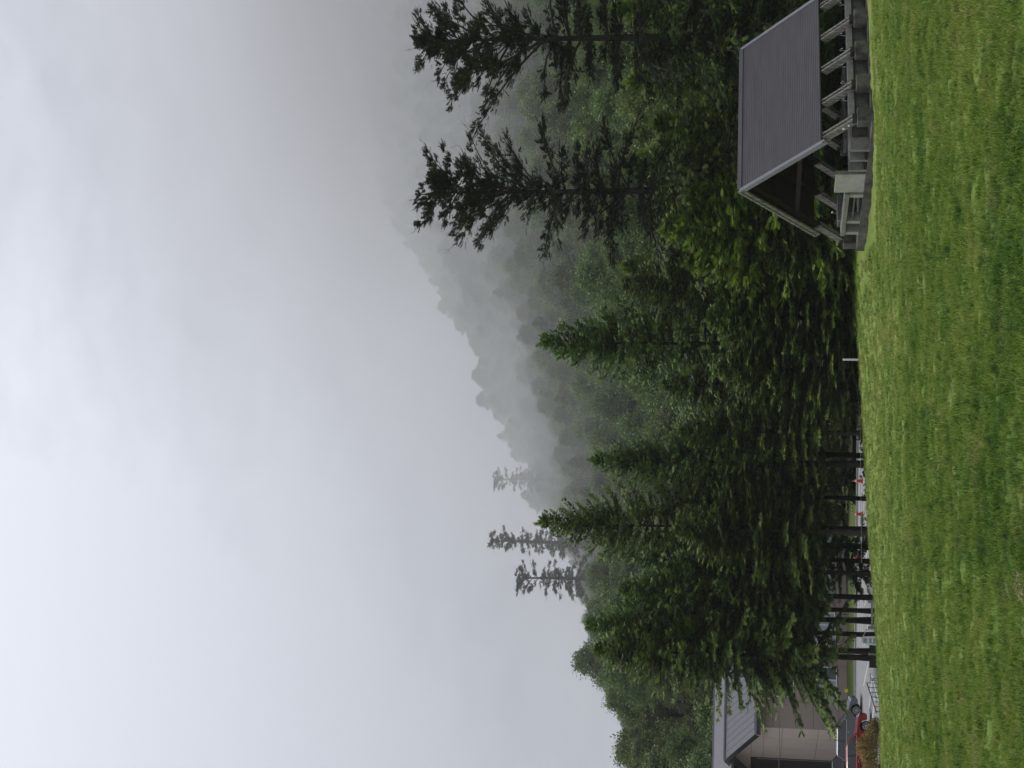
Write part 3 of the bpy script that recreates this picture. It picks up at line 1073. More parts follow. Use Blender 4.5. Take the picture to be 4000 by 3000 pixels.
pts, rot, scl = [], [], []
yy_ = 196.0
while yy_ < 412:
    st = 4.5 + (yy_ - 196) * 0.002
    xx = -0.33 * yy_
    while xx < 0.33 * yy_:
        x = xx + r.normal(0, 1.4)
        y = yy_ + r.normal(0, 1.6)
        h = r.uniform(0.45, 0.95)
        pts.append((x, y, gz(x, y) - 0.3))
        rot.append((0, 0, r.uniform(0, 6.28)))
        w_ = h * r.uniform(0.95, 1.3)
        scl.append((w_, w_, h))
        xx += st
    yy_ += st * 1.15
print('individual hillside trees', cnt, 'mass', len(pts))
spk = CON[1][1].copy()
spk.transform(Matrix.Diagonal((0.85, 0.85, 0.56, 1)))
gn_instances('distant_wood', pts, rot, scl, [b[1] for b in BRO] + [spk], label='misty mass of rounded trees covering the far ridge', cat='wood')

# undergrowth along the wood edge
lc = [leaf_clump(60 + i, 14, 0.42) for i in range(3)]
lcm = [tri_mesh('undergrowth_clump', v, t, [M['under']], np.full(len(v), 0.2 + 0.3 * i)) for i, (v, t) in enumerate(lc)]
pts, rot, scl = [], [], []
for i in range(9000):
    x = r.uniform(-8, 24)
    e = lawn_edge(x)
    y = e + abs(r.normal(0, 4.0)) + 0.3
    hmax = 0.35 + 0.55 * (x > -1) * min(1.0, (y - e) / 2.5) + (0.7 * (x > 4) if y > e + 2 else 0)
    if x < -1:
        if r.random() < 0.65:
            continue
        hmax = 0.22
    if 6 < x < 20 and y < 73:
        continue
    pts.append((x, y, gz(x, y) + r.uniform(0, hmax)))
    rot.append(r.uniform(-0.5, 0.5, 3) + np.array([0, 0, r.uniform(0, 6.28)]))
    s = r.uniform(0.3, 0.75)
    scl.append((s, s, s))
gn_instances('undergrowth', pts, rot, scl, lcm, label='dark low undergrowth along the edge of the wood', cat='undergrowth')

# ------------------------------------------------------------------ grass of the lawn
def tuft(seed, n, h, w, spread):
    r = np.random.default_rng(seed)
    V, T = [], []
    for i in range(n):
        b = np.array([r.normal(0, spread), r.normal(0, spread), -0.01])
        a = r.uniform(0, 6.28)
        d = np.array([math.cos(a), math.sin(a), 0])
        s = np.array([-d[1], d[0], 0]) * w * 0.5
        L = h * r.uniform(0.5, 1.2)
        ln = r.uniform(0.15, 0.95)
        m_ = b + d * L * ln * 0.35 + np.array([0, 0, L * 0.62])
        e = b + d * L * ln * 0.95 + np.array([0, 0, L * (1.0 - 0.35 * ln)])
        i0 = len(V)
        V.extend([b - s, b + s, m_ + s * 0.8, m_ - s * 0.8, e])
        T.extend([(i0, i0 + 1, i0 + 2), (i0, i0 + 2, i0 + 3), (i0 + 3, i0 + 2, i0 + 4)])
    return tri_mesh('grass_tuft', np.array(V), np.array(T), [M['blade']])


tufts = [tuft(70, 16, 0.075, 0.007, 0.035), tuft(71, 12, 0.10, 0.008, 0.03), tuft(72, 18, 0.06, 0.007, 0.045), tuft(73, 14, 0.085, 0.009, 0.04)]
P, RO, SL, TI = [], [], [], []
for (ya, yb, dn, sc0) in ((11.5, 18, 330, 1.0), (18, 26, 190, 1.15), (26, 38, 120, 1.3), (38, 56, 55, 1.6), (56, 82, 24, 1.9)):
    n = int((yb - ya) * (0.62 * (ya + yb) / 2 + 3) * dn)
    y = r.uniform(ya, yb, n)
    x = r.uniform(-1, 1, n) * (0.31 * y + 1.5)
    clum = np.sin(3.1 * x + 2 * np.sin(1.3 * y)) * np.sin(2.3 * y + 1.5 * np.sin(1.9 * x))
    kp = (y < lawn_edge(x)) & (r.random(n) < 0.62 + 0.38 * clum) & ~((x > 6.0) & (y > 59.0) & (y < 74) & (x < 22))
    x, y, clum = x[kp], y[kp], clum[kp]
    z = ground(x, y) + rough(x, y)
    P.append(np.stack([x, y, z], 1))
    RO.append(np.stack([r.normal(0, .15, len(x)), r.normal(0, .15, len(x)), r.uniform(0, 6.28, len(x))], 1))
    s = sc0 * r.uniform(0.6, 1.15, len(x)) * (1.0 + 0.25 * clum)
    SL.append(np.stack([s * 1.15, s * 1.15, s * (0.95 if sc0 < 1.5 else 0.62)], 1))
    TI.append(np.clip(0.5 + r.normal(0, 0.22, len(x)), 0, 1))
P, RO, SL, TI = map(np.concatenate, (P, RO, SL, TI))
n = 7000
x = r.uniform(-30, 24, n)
y = lawn_edge(x) - np.abs(r.normal(0, 0.7, n)) + 0.25
P = np.concatenate([P, np.stack([x, y, ground(x, y)], 1)])
RO = np.concatenate([RO, np.stack([r.normal(0, .2, n), r.normal(0, .2, n), r.uniform(0, 6.28, n)], 1)])
q_ = r.uniform(1.2, 3.2, n)
SL = np.concatenate([SL, np.stack([q_, q_, q_ * 0.9], 1)])
TI = np.concatenate([TI, np.clip(r.normal(0.35, 0.25, n), 0, 1)])
print('tufts', len(P))
gn_instances('grass', P, RO, SL, tufts, tint=TI, label='short lumpy green grass growing all over the sloping lawn', cat='grass')

# bare straw patch at the bottom of the picture
c = at(715, 3985, 13.75)
mb = MB()
rr_ = np.random.default_rng(3)
for i in range(420):
    a = rr_.uniform(0, 6.28)
    q = math.sqrt(rr_.random())
    p = Vector((math.cos(a) * 0.16 * q, math.sin(a) * 0.42 * q, rr_.uniform(0.03, 0.07)))
    d = Vector((rr_.normal(), rr_.normal(), rr_.normal() * 0.3)).normalized() * 0.05
    s = Vector((-d.y, d.x, 0)).normalized() * 0.004
    mb.add([p - s, p + s, p + d], [(0, 1, 2)])
mb.build('dry_straw', M['soil'], kind='stuff', label='patch of pale dry straw lying in the nearest grass', cat='straw', loc=(c.x, c.y, gz(c.x, c.y)))

# ------------------------------------------------------------------ pavilion
PA = math.atan2(0.483, 0.876)
cn = at(2446, 3196, 63.0)
FLOOR = -5.04
pav = thing('pavilion', 'open timber cooking shelter with a steep lilac-grey ribbed metal roof on slanting legs', 'pavilion', (cn.x, cn.y, FLOOR), PA)
EZ_, RZ_, WD, LN = 1.94, 5.29, 6.6, 7.93
mb = MB()
mb.box(-0.50, LN + 0.6, -1.40, WD + 0.75, -0.45, -0.02)
mb.build('floor_slab', M['concrete'], pav)


def roof_sheet(front):
    mb = MB()
    n = 46
    y0, z0, y1, z1 = (0, EZ_, WD / 2, RZ_) if front else (WD, EZ_, WD / 2, RZ_)
    t = 0.045
    for i in range(n):
        a, b = i / n, (i + 1) / n
        ya, yb, za, zb = y0 + (y1 - y0) * a, y0 + (y1 - y0) * b, z0 + (z1 - z0) * a, z0 + (z1 - z0) * b
        # each course laps the one below: lower edge stands proud
        sgn = -1 if front else 1
        oy, oz = sgn * 0.7 * 0.013, 0.7 * 0.013
        q = [(0, ya + oy, za + oz), (LN, ya + oy, za + oz), (LN, yb, zb), (0, yb, zb),
             (0, ya, za - t), (LN, ya, za - t), (LN, yb, zb - t), (0, yb, zb - t)]
        mb.add(q, [(0, 1, 2, 3), (7, 6, 5, 4), (0, 4, 5, 1), (0, 3, 7, 4), (1, 5, 6, 2)])
    return mb


roof_sheet(True).build('roof_slope', M['roof'], pav)
roof_sheet(False).build('roof_slope', M['roof'], pav)
mb = MB()
mb.add([(-0.02, WD / 2 - 0.16, RZ_ - 0.10), (LN + 0.02, WD / 2 - 0.16, RZ_ - 0.10), (LN + 0.02, WD / 2, RZ_ + 0.07), (-0.02, WD / 2, RZ_ + 0.07),
        (-0.02, WD / 2 + 0.16, RZ_ - 0.10), (LN + 0.02, WD / 2 + 0.16, RZ_ - 0.10)], [(0, 1, 2, 3), (3, 2, 5, 4)])
mb.build('ridge_cap', M['roof'], pav)
for x_, ed in ((-0.05, -1), (LN + 0.05, 1)):
    for (ya, yb) in ((-0.10, WD / 2), (WD + 0.10, WD / 2)):
        mb = MB()
        mb.beam((x_, ya, EZ_ - 0.20 + (-0.02)), (x_, yb, RZ_ - 0.12), 0.10, 0.26, up=Vector((0, 0, 1)))
        mb.beam((x_ + ed * 0.07, ya, EZ_ - 0.09), (x_ + ed * 0.07, yb, RZ_ - 0.01), 0.06, 0.09, up=Vector((0, 0, 1)))
        mb.build('verge_board', M['roof_trim'] if ya < 0 else M['timber'], pav)
# underside boards and purlins
mb = MB()
for s_ in (1, -1):
    ya = 0.05 if s_ > 0 else WD - 0.05
    mb.add([(0.02, ya, EZ_ - 0.06), (LN - 0.02, ya, EZ_ - 0.06), (LN - 0.02, WD / 2, RZ_ - 0.12), (0.02, WD / 2, RZ_ - 0.12)], [(0, 1, 2, 3)])
mb.build('roof_boarding', M['timber_shaded'], pav)
for (yy_, zz_) in ((0.7, 0), (2.0, 0), (WD - 0.7, 0), (WD - 2.0, 0)):
    q = EZ_ + (RZ_ - EZ_) * (min(yy_, WD - yy_) / (WD / 2)) - 0.22
    mb = MB()
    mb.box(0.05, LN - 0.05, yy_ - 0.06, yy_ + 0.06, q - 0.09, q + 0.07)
    mb.build('purlin', M['timber_shaded'], pav)
FX = [0.34, 2.12, 3.90, 5.68, 7.50]
sl = (RZ_ - EZ_) / (WD / 2)
for x_ in FX:
    for s_ in (1, -1):
        y_of = (lambda q: q) if s_ > 0 else (lambda q: WD - q)
        # rafter in the roof, then the same timber comes out as a leg
        mb = MB()
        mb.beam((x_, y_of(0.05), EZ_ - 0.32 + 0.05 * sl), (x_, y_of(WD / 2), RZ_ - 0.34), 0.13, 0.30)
        mb.build('rafter', M['timber_shaded'], pav)
        mb = MB()
        yb = -1.05
        zb = EZ_ - 0.30 + yb * sl
        for dx in (-0.095, 0.095):
            mb.beam((x_ + dx, y_of(yb), zb + 0.02), (x_ + dx, y_of(0.12), EZ_ - 0.32 + 0.12 * sl), 0.085, 0.33)
        lg = mb.build('leg', M['timber'], pav, bevel=0.008)
        mb = MB()
        mb.box(x_ - 0.16, x_ + 0.16, y_of(yb) - 0.15, y_of(yb) + 0.12, zb - 0.05, zb + 0.14)
        mb.build('metal_shoe', M['black'], lg)
        mb = MB()
        w_ = 0.33
        yc = y_of(yb - 0.08)
        mb.box(x_ - w_, x_ + w_, yc - 0.24, yc + 0.24, -0.35, zb - 0.04)
        mb.build('pier', M['concrete'], pav, bevel=0.02)
        if s_ > 0 and x_ == FX[0]:
            mb = MB()
            for (q, rr2) in ((0.42, 0.055), (0.24, 0.045)):
                base = Vector((x_ - 0.145, y_of(yb + q * 1.1), zb + q * 1.1 * sl))
                mb.tube([base, base + Vector((-0.015, 0, 0))], rr2, 10)
            mb.build('round_tag', M['white'], lg)
# tie beams
for x_ in FX[::2]:
    mb = MB()
    mb.box(x_ - 0.05, x_ + 0.05, 0.9, WD - 0.9, 2.62, 2.80)
    mb.build('tie_beam', M['timber_shaded'], pav)

# sink counters along the front: things of their own
def local(x, y, z=0.0):
    return pav_m @ Vector((x, y, z))


pav_m = Matrix.Translation((cn.x, cn.y, FLOOR)) @ Matrix.Rotation(PA, 4, 'Z')


def counter(x0, x1, y, label, taps, h=0.80, depth=0.55):
    c = local((x0 + x1) / 2, y)
    t = thing('sink_counter', label, 'sink', c, PA, 'concrete sink counters in the pavilion')
    w2 = (x1 - x0) / 2
    mb = MB()
    mb.box(-w2, w2, -depth / 2, -depth / 2 + 0.10, h - 0.22, h + 0.02)
    mb.box(-w2, w2, depth / 2 - 0.10, depth / 2, h - 0.22, h + 0.02)
    mb.box(-w2, -w2 + 0.1, -depth / 2 + 0.10, depth / 2 - 0.10, h - 0.22, h + 0.02)
    mb.box(w2 - 0.1, w2, -depth / 2 + 0.10, depth / 2 - 0.10, h - 0.22, h + 0.02)
    mb.box(-w2 + 0.1, w2 - 0.1, -depth / 2 + 0.10, depth / 2 - 0.10, h - 0.17, h - 0.12)
    mb.build('basin', M['concrete_mid'], t, bevel=0.01)
    mb = MB()
    mb.box(-w2 + 0.12, w2 - 0.12, -depth / 2 + 0.14, depth / 2 - 0.08, 0.0, h - 0.172)
    mb.build('pedestal', M['concrete'], t)
    for tx in taps:
        mb = MB()
        mb.tube([(tx, depth / 2 - 0.05, h), (tx, depth / 2 - 0.05, h + 0.20), (tx, depth / 2 - 0.09, h + 0.24), (tx, depth / 2 - 0.18, h + 0.23), (tx, depth / 2 - 0.20, h + 0.17)], 0.014, 6)
        mb.tube([(tx - 0.04, depth / 2 - 0.07, h + 0.26), (tx + 0.04, depth / 2 - 0.07, h + 0.26)], 0.012, 5)
        mb.build('tap', M['chrome'], t)
    return t


counter(0.70, 2.45, -0.50, 'concrete sink counter between the first two front legs from the gable, one tap', [0.35])
counter(2.48, 4.25, -0.50, 'concrete sink counter in the middle of the pavilion front, two taps', [-0.5, 0.4])
counter(4.28, 6.05, -0.50, 'concrete sink counter behind the third and fourth front legs', [-0.5, 0.35])
counter(6.08, 7.85, -0.50, 'concrete sink counter at the far right end of the pavilion front', [0.3])
counter(0.8, 2.3, 7.05, 'concrete sink counter at the back of the pavilion beside the yellow-green tree', [0.0])

# gable side: pale end slab and long table
p_ = local(-0.32, 2.4)
t = thing('end_slab', 'tall pale concrete slab standing upright at the open gable end', 'concrete slab', p_, PA)
mb = MB()
mb.box(-0.06, 0.06, -0.65, 0.65, -0.02, 1.22)
mb.build('slab', M['concrete_pale'], t, bevel=0.012)
mb = MB()
mb.box(-0.09, 0.09, -0.71, -0.65, -0.02, 1.27)
mb.build('edge_strip', M['concrete_mid'], t)
p_ = local(-0.15, 4.7)
t = thing('work_table', 'long weathered concrete work table left of the pale upright slab', 'table', p_, PA)
mb = MB()
mb.box(-0.30, 0.30, -1.55, 1.55, 0.56, 0.76)
mb.build('table_top', M['concrete_mid'], t, bevel=0.012)
for q in (-1.4, 0.55, 1.40):
    mb = MB()
    mb.box(-0.24, 0.24, q - 0.10, q + 0.10, -0.02, 0.558)
    mb.build('leg', M['concrete_pale'], t)
mb = MB()
mb.box(-0.1, 0.1, -1.3, 0.45, 0.28, 0.34)
mb.build('stretcher', M['concrete_mid'], t)
mb = MB()
mb.tube([(0.1, 0.9, 0.76), (0.1, 0.9, 0.98), (-0.05, 0.9, 1.0)], 0.014, 6)
mb.build('tap', M['chrome'], t)
# stoves and benches inside
for (x_, y_, lab) in ((0.9, 0.75, 'dark sooty cooking stove between the pale slab and the first front leg'),
                      (3.2, 3.3, 'dark sooty cooking stove in the middle of the shelter'),
                      (5.6, 3.3, 'dark sooty cooking stove deep at the right inside the shelter')):
    p_ = local(x_, y_)
    t = thing('cooking_stove', lab, 'stove', p_, PA, 'cooking stoves in the pavilion')
    mb = MB()
    mb.box(-0.8, 0.8, -0.45, -0.30, -0.02, 0.62)
    mb.box(-0.8, -0.68, -0.30, 0.45, -0.02, 0.62)
    mb.box(0.68, 0.8, -0.30, 0.45, -0.02, 0.62)
    mb.box(-0.08, 0.08, -0.30, 0.45, -0.02, 0.62)
    mb.build('hearth', M['concrete'], t)
    mb = MB()
    mb.box(-0.86, 0.86, -0.50, 0.50, 0.622, 0.74)
    mb.build('top_slab', M['concrete_mid'], t)
    mb = MB()
    for k in range(6):
        mb.tube([(-0.6 + k * 0.09, -0.28, 0.40), (-0.6 + k * 0.09, 0.42, 0.40)], 0.008, 4)
    mb.build('grate', M['black'], t)
p_ = local(-0.12, 0.75)
t = thing('fire_box', 'low concrete fire box right of the pale upright slab, half in shadow', 'fire box', p_, PA)
mb = MB()
mb.box(-0.32, 0.32, -0.75, -0.62, -0.02, 0.72)
mb.box(-0.32, 0.32, 0.62, 0.75, -0.02, 0.72)
mb.box(-0.32, 0.32, -0.06, 0.06, -0.02, 0.72)
mb.build('partition_block', M['concrete_mid'], t)
mb = MB()
mb.box(-0.30, 0.30, -0.60, 0.60, -0.02, 0.10)
mb.build('hearth_base', M['dark'], t)

# ------------------------------------------------------------------ rope line on the bank and its post
p_ = at(1595, 3375, 76.0)
t = thing('marker_post', 'lone short white post standing in front of the dark grove', 'post', (p_.x, 76, gz(p_.x, 76)))
mb = MB()
mb.tube([(0, 0, -0.2), (0, 0, 0.78)], 0.055, 8)
mb.build('shaft', M['white'], t)
mb = MB()
mb.tube([(0, 0, 0.78), (0, 0, 0.83), (0, 0, 0.85)], [0.058, 0.05, 0.02], 8)
mb.build('cap', M['white'], t)
pts_ = []
line = [(2010, 3262), (1985, 3275), (1960, 3300), (1900, 3318), (1800, 3328), (1700, 3331), (1595, 3328), (1550, 3336), (1450, 3352), (1350, 3360), (1250, 3362), (1100, 3362), (950, 3364), (800, 3366)]
mb = MB()
pp_ = []
for (u, v) in line:
    q = at(u, v, 78.5)
    pp_.append((q.x, 78.5, max(q.z, gz(q.x, 78.5) + 0.12)))
mb.tube(pp_, 0.010, 4, cap=False)
mb.build('rope', M['rope'], label='thin sagging rope strung along the grass bank before the grove', cat='rope')
for (u, v, lab) in ((1960, 3300, 'thin grey rope stake beside the concrete end pier of the pavilion'), (1250, 3362, 'thin grey rope stake near the wide pale trunk')):
    q = at(u, v, 78.5)
    g_ = gz(q.x, 78.5)
    mb = MB()
    mb.tube([(0, 0, -0.2), (0, 0, max(0.3, q.z - g_ + 0.1))], 0.022, 6)
    mb.build('rope_stake', M['wood_fence'], label=lab, cat='stake', loc=(q.x, 78.5, g_))

# ------------------------------------------------------------------ fence, boards, sign frame, railing at the car park
YF = 83.0


def gpt(u, v=3405, y=YF):
    q = at(u, v, y)
    return Vector((q.x, y, gz(q.x, y)))


fa, fb, fc = gpt(650), gpt(548), gpt(446)
fence = thing('wooden_fence', 'low grey wooden post and rail fence at the lawn edge before the car park', 'fence', fa)
for q in (fa, fb, fc):
    mb = MB()
    o_ = q - fa
    mb.box(o_.x - 0.075, o_.x + 0.075, -0.06, 0.06, o_.z - 0.3, o_.z + 0.84)
    mb.build('post', M['wood_fence'], fence, bevel=0.01)
for (a, b, za, zb, w) in ((fa, fb, 0.62, 0.62, 0.10), (fa, fb, 0.22, 0.22, 0.10), (fb, fc, 0.22, 0.20, 0.09), (fc, gpt(360), 0.20, 0.14, 0.09)):
    mb = MB()
    A, B_ = a - fa, b - fa
    mb.beam((A.x + 0.05, 0.09, A.z + za), (B_.x + 0.02, 0.09, B_.z + zb), 0.05, w)
    mb.build('rail', M['wood_fence'], fence)
for (u, wd, lab) in ((466, 0.40, 'dark board fixed to the fence right beside the white sign frame'), (417, 0.62, 'dark board on the fence, the wider one away from the sign frame')):
    q = gpt(u)
    t = thing('dark_board', lab, 'board', (q.x, YF - 0.12, q.z), 0, 'dark boards on the fence')
    mb = MB()
    mb.box(-wd / 2, wd / 2, -0.02, 0.02, 0.22, 0.80)
    mb.build('panel', M['board_dark'], t)
    mb = MB()
    mb.box(-wd / 2 - 0.02, -wd / 2, -0.03, 0.03, 0.20, 0.82)
    mb.box(wd / 2, wd / 2 + 0.02, -0.03, 0.03, 0.20, 0.82)
    mb.build('edging', M['black'], t)

q = gpt(497, y=82.0)
t = thing('sign_frame', 'white metal sign frame leaning by the fence with pale blue panes', 'sign frame', q, 0.15)
mb = MB()
mb.tube([(-0.22, -0.16, -0.05), (-0.15, 0.0, 1.0), (-0.12, 0.02, 1.08)], 0.055, 8)
mb.tube([(0.24, -0.16, -0.05), (0.17, 0.0, 1.0), (0.14, 0.02, 1.08)], 0.055, 8)
mb.tube([(-0.12, 0.02, 1.08), (0.14, 0.02, 1.08)], 0.055, 8)
mb.tube([(-0.17, -0.02, 0.80), (0.19, -0.02, 0.80)], 0.036, 8)
mb.tube([(-0.205, -0.09, 0.36), (0.225, -0.09, 0.36)], 0.036, 8)
mb.build('tube_frame', M['white'], t, smooth=True)
for (z0_, z1_) in ((0.40, 0.56), (0.60, 0.76), (0.84, 1.04)):
    mb = MB()
    mb.box(-0.115, 0.135, -0.03, -0.01, z0_ + 0.015, z1_ - 0.015)
    mb.build('pane', M['glass_blue'], t)
for sx in (-0.14, 0.16):
    mb = MB()
    mb.tube([(sx, 0.02, 1.0), (sx * 1.6, 0.35, -0.05)], 0.022, 6)
    mb.build('rear_leg', M['white'], t)
q2 = gpt(542)
mb = MB()
A = Vector((q2.x, YF - 0.2, q2.z + 0.93))
mb.tube([A, Vector((q.x - 0.05, YF - 0.5, q.z + 1.14)), Vector((q.x + 0.16, YF - 0.7, q.z + 1.06))][0:3], 0.022, 6)
mb.tube([A + Vector((0.03, 0, 0.0)), A + Vector((-0.05, 0, 0.02))], 0.05, 8)
mb.tube([A, Vector((q2.x, YF - 0.2, q2.z - 0.1))], 0.02, 6)
mb.build('barrier_pole', M['white'], label='thin white bent pole reaching from a fence post to the sign frame', cat='pole')

# folding stand and barred railing
q = gpt(348, y=83.5)
t = thing('folding_barrier', 'small grey folding tube barrier left of the railing at the steps', 'barrier', q, 0.2)
mb = MB()
for dx in (-0.1, 0.02):
    mb.tube([(dx, -0.18, 0), (dx, 0.0, 0.72)], 0.018, 6)
    mb.tube([(dx, 0.2, 0), (dx, 0.0, 0.72)], 0.018, 6)
mb.build('legs', M['roof_trim'], t)
mb = MB()
mb.tube([(-0.16, 0, 0.72), (0.30, 0, 0.72)], 0.022, 6)
mb.tube([(-0.12, -0.1, 0.35), (0.10, 0.1, 0.35)], 0.016, 6)
mb.build('top_bar', M['roof_trim'], t)
a_, b_ = at(333, 3385, 84), at(215, 3424, 82)
za_, zb_ = at(333, 3386, 84).z, at(218, 3424, 82).z
t = thing('railing', 'black barred steel handrail sloping down beside the parking bays', 'railing', (a_.x, 84, za_ - 0.75))
mb = MB()
L_ = Vector((b_.x - a_.x, -2.0, zb_ - za_))
mb.tube([(0, 0, 0.75), L_ + Vector((0, 0, 0.75))], 0.026, 6)
mb.build('handrail', M['black'], t)
for k in range(7):
    s = k / 6.3
    p = L_ * s
    mb = MB()
    mb.tube([p + Vector((0, 0, 0.74)), p + Vector((0, 0, -0.3))], 0.018, 5)
    mb.build('baluster', M['black'], t)
# small pale kerb stones near the railing, guide bars of parking
for k, (u, lab) in enumerate(((240, 'white wheel stop nearest the red car'), (280, 'white wheel stop beside the black handrail'))):
    q = at(u, 3380, 92)
    mb = MB()
    mb.box(-0.08, 0.08, -1.4, 1.4, 0, 0.10)
    o = mb.build('wheel_stop', M['white'], label=lab, cat='wheel stop', loc=(q.x, 90.5 + k * 2, PZ + 0.012))
    o.rotation_euler[2] = 0.9

# ------------------------------------------------------------------ traffic cones and yellow boards
cone_m = MB()


def cone(u, y, lab, s=1.0, lean=0.0):
    q = at(u, 3330, y)
    zb = PZ if y < 105.3 else PZ + 0.12
    t = thing('traffic_cone', lab, 'cone', (q.x, y, zb + 0.004), random.uniform(0, 1.5), 'red traffic cones in the car park')
    t.scale = (s, s, s)
    t.rotation_euler[1] = lean
    if not CM:
        mb = MB()
        mb.tube([(0, 0, 0.035), (0, 0, 0.30), (0, 0, 0.50), (0, 0, 0.68), (0, 0, 0.70)], [0.145, 0.095, 0.06, 0.03, 0.012], 14)
        CM.append(mb.build('cone_body', M['orange'], t, smooth=True))
        mb = MB()
        mb.box(-0.19, 0.19, -0.19, 0.19, 0, 0.035)
        CM.append(mb.build('base', M['orange'], t))
        mb = MB()
        mb.tube([(0, 0, 0.40), (0, 0, 0.52)], [0.084, 0.062], 14, cap=False)
        CM.append(mb.build('white_band', M['white'], t, smooth=True))
    else:
        for c_ in CM:
            d = c_.copy()
            C.objects.link(d)
            d.parent = t
    return t


CM = []
cone(1122, 101.5, 'red cone half hidden right of the trunks, rightmost of the row')
cone(1054, 101.5, 'red cone in the gap between trunks, right one of the clear pair')
cone(992, 101.3, 'red cone in the gap between trunks, left one of the clear pair')
cone(822, 101.8, 'shaded red cone behind the cluster of thin trunks')
cone(460, 103.5, 'red cone left of the thick trunk behind the sign frame')
for k in range(3):
    pass
# striped bars joining the cones
c1, c2 = at(1054, 3330, 101.5), at(992, 3330, 101.3)
mb = MB()
n_ = 9
for k in range(n_):
    a = c1.lerp(c2, k / n_)
    b = c1.lerp(c2, (k + 1) / n_)
    mb.tube([(a.x, a.y, PZ + 0.69), (b.x, b.y, PZ + 0.69)], 0.02, 6, mi=k % 2)
mb.build('cone_bar', [M['yellow'], M['black']], label='yellow and black striped bar laid across two red cones', cat='bar')
for (u, y, lab) in ((302, 108.0, 'small yellow board on the verge beside the grey car'), (522, 108.5, 'small yellow board on the verge behind the white sign frame')):
    q = at(u, 3300, y)
    t = thing('yellow_board', lab, 'sign', (q.x, y, PZ + 0.2), 0.1, 'yellow boards in front of the building')
    mb = MB()
    mb.box(-0.12, 0.12, -0.012, 0.012, 0.12, 0.38)
    mb.build('plate', M['yellow'], t, bevel=0.004)
    mb = MB()
    mb.box(-0.015, 0.015, 0.014, 0.03, -0.1, 0.30)
    mb.build('stake', M['black'], t)

# ------------------------------------------------------------------ building
bc = at(144, 3300, 109.0)
BA = 0.60
bld = thing('lodge_building', 'two storey lodge clad in brown and pale panels under a grey sheet roof', 'building', (bc.x, 109.0, PZ), BA)
WH, BW, BL = 7.05, 9.2, 18.0
mb = MB()
mb.box(0.05, BL, 0.05, BW - 0.05, -0.5, WH - 0.05)
mb.build('core_wall', M['joint'], bld)


def panels(rect_list, axis, m, parent):
    for (a0, a1, z0, z1) in rect_list:
        mb = MB()
        g = 0.012
        if axis == 'x':
            mb.box(a0 + g, a1 - g, -0.0, 0.048, z0 + g, z1 - g)
        else:
            mb.box(0.0, 0.048, a0 + g, a1 - g, z0 + g, z1 - g)
        mb.build('panel', m, parent)


# windows of the long wall (x along wall)
wins = [(2.2, 4.9, 0.9, 2.6), (6.6, 9.3, 0.9, 2.6), (2.4, 4.9, 4.0, 5.5), (2.2, 4.4, 5.7, 6.75), (6.4, 8.8, 4.0, 5.4), (10.6, 13.0, 0.9, 2.6), (14.6, 17.0, 0.9, 2.6), (10.6, 13.0, 4.0, 5.4)]
zs = [0.0, 0.85, 2.65, 3.95, 5.55, 7.05]
xs = [0.0, 2.1, 5.0, 6.3, 9.4, 10.5, 13.1, 14.5, 17.1, 18.0]
rects = []
for i in range(len(xs) - 1):
    for j in range(len(zs) - 1):
        r_ = (xs[i], xs[i + 1], zs[j], zs[j + 1])
        hit = any(not (w[1] <= r_[0] or w[0] >= r_[1] or w[3] <= r_[2] or w[2] >= r_[3]) for w in wins)
        if not hit:
            rects.append(r_)
        else:
            w = [w for w in wins if not (w[1] <= r_[0] or w[0] >= r_[1] or w[3] <= r_[2] or w[2] >= r_[3])][0]
            # frame the opening with four pieces
            for q in ((r_[0], w[0], r_[2], r_[3]), (w[1], r_[1], r_[2], r_[3]), (w[0], w[1], r_[2], w[2]), (w[0], w[1], w[3], r_[3])):
                if q[1] - q[0] > 0.08 and q[3] - q[2] > 0.08:
                    rects.append(q)
panels(rects, 'x', M['wall_brown'], bld)
for n_, w in enumerate(wins):
    mb = MB()
    f = 0.07
    x0, x1, z0, z1 = w
    xm = x0 + (x1 - x0) * 0.62
    mb.box(x0, x1, -0.03, 0.044, z0, z0 + f)
    mb.box(x0, x1, -0.03, 0.044, z1 - f, z1)
    mb.box(x0, x0 + f, -0.03, 0.044, z0 + f, z1 - f)
    mb.box(x1 - f, x1, -0.03, 0.044, z0 + f, z1 - f)
    mb.box(xm - f / 2, xm + f / 2, -0.025, 0.044, z0 + f, z1 - f)
    fo = mb.build('window', M['white'], bld)
    mb = MB()
    mb.box(x0 + f, xm - f / 2, 0.01, 0.03, z0 + f, z1 - f)
    mb.build('pane', M['win'] if n_ in (2, 3) else M['curtain'], fo)
    mb = MB()
    mb.box(xm + f / 2, x1 - f, 0.01, 0.03, z0 + f, z1 - f)
    mb.build('pane', M['curtain'] if n_ % 2 else M['win'], fo)
# gable wall panels (y along wall), pale
ys_ = [0.0, 1.9, 4.0, 6.0]
zg = [0.0, 2.3, 4.85, 6.15, 7.05]
rg = [(ys_[i], ys_[i + 1], zg[j], zg[j + 1]) for i in range(3) for j in range(4)]
panels(rg, 'y', M['wall_pale'], bld)
panels([(6.0, 7.6, 0, 4.9), (7.6, 9.2, 0, 4.9), (6.0, 9.2, 4.9, 7.0)], 'y', M['wall_dark'], bld)
RH = 1.85
mb = MB()      # gable triangle
mb.add([(0.02, 0.0, WH + 0.01), (0.02, BW, WH + 0.01), (0.02, BW / 2, WH + RH), (0.2, 0.0, WH + 0.01), (0.2, BW, WH + 0.01), (0.2, BW / 2, WH + RH)],
       [(0, 1, 2), (5, 4, 3), (0, 3, 4, 1), (0, 2, 5, 3), (1, 4, 5, 2)])
mb.build('gable', M['wall_pale'], bld)
ov = 0.7
k_ = RH / (BW / 2)
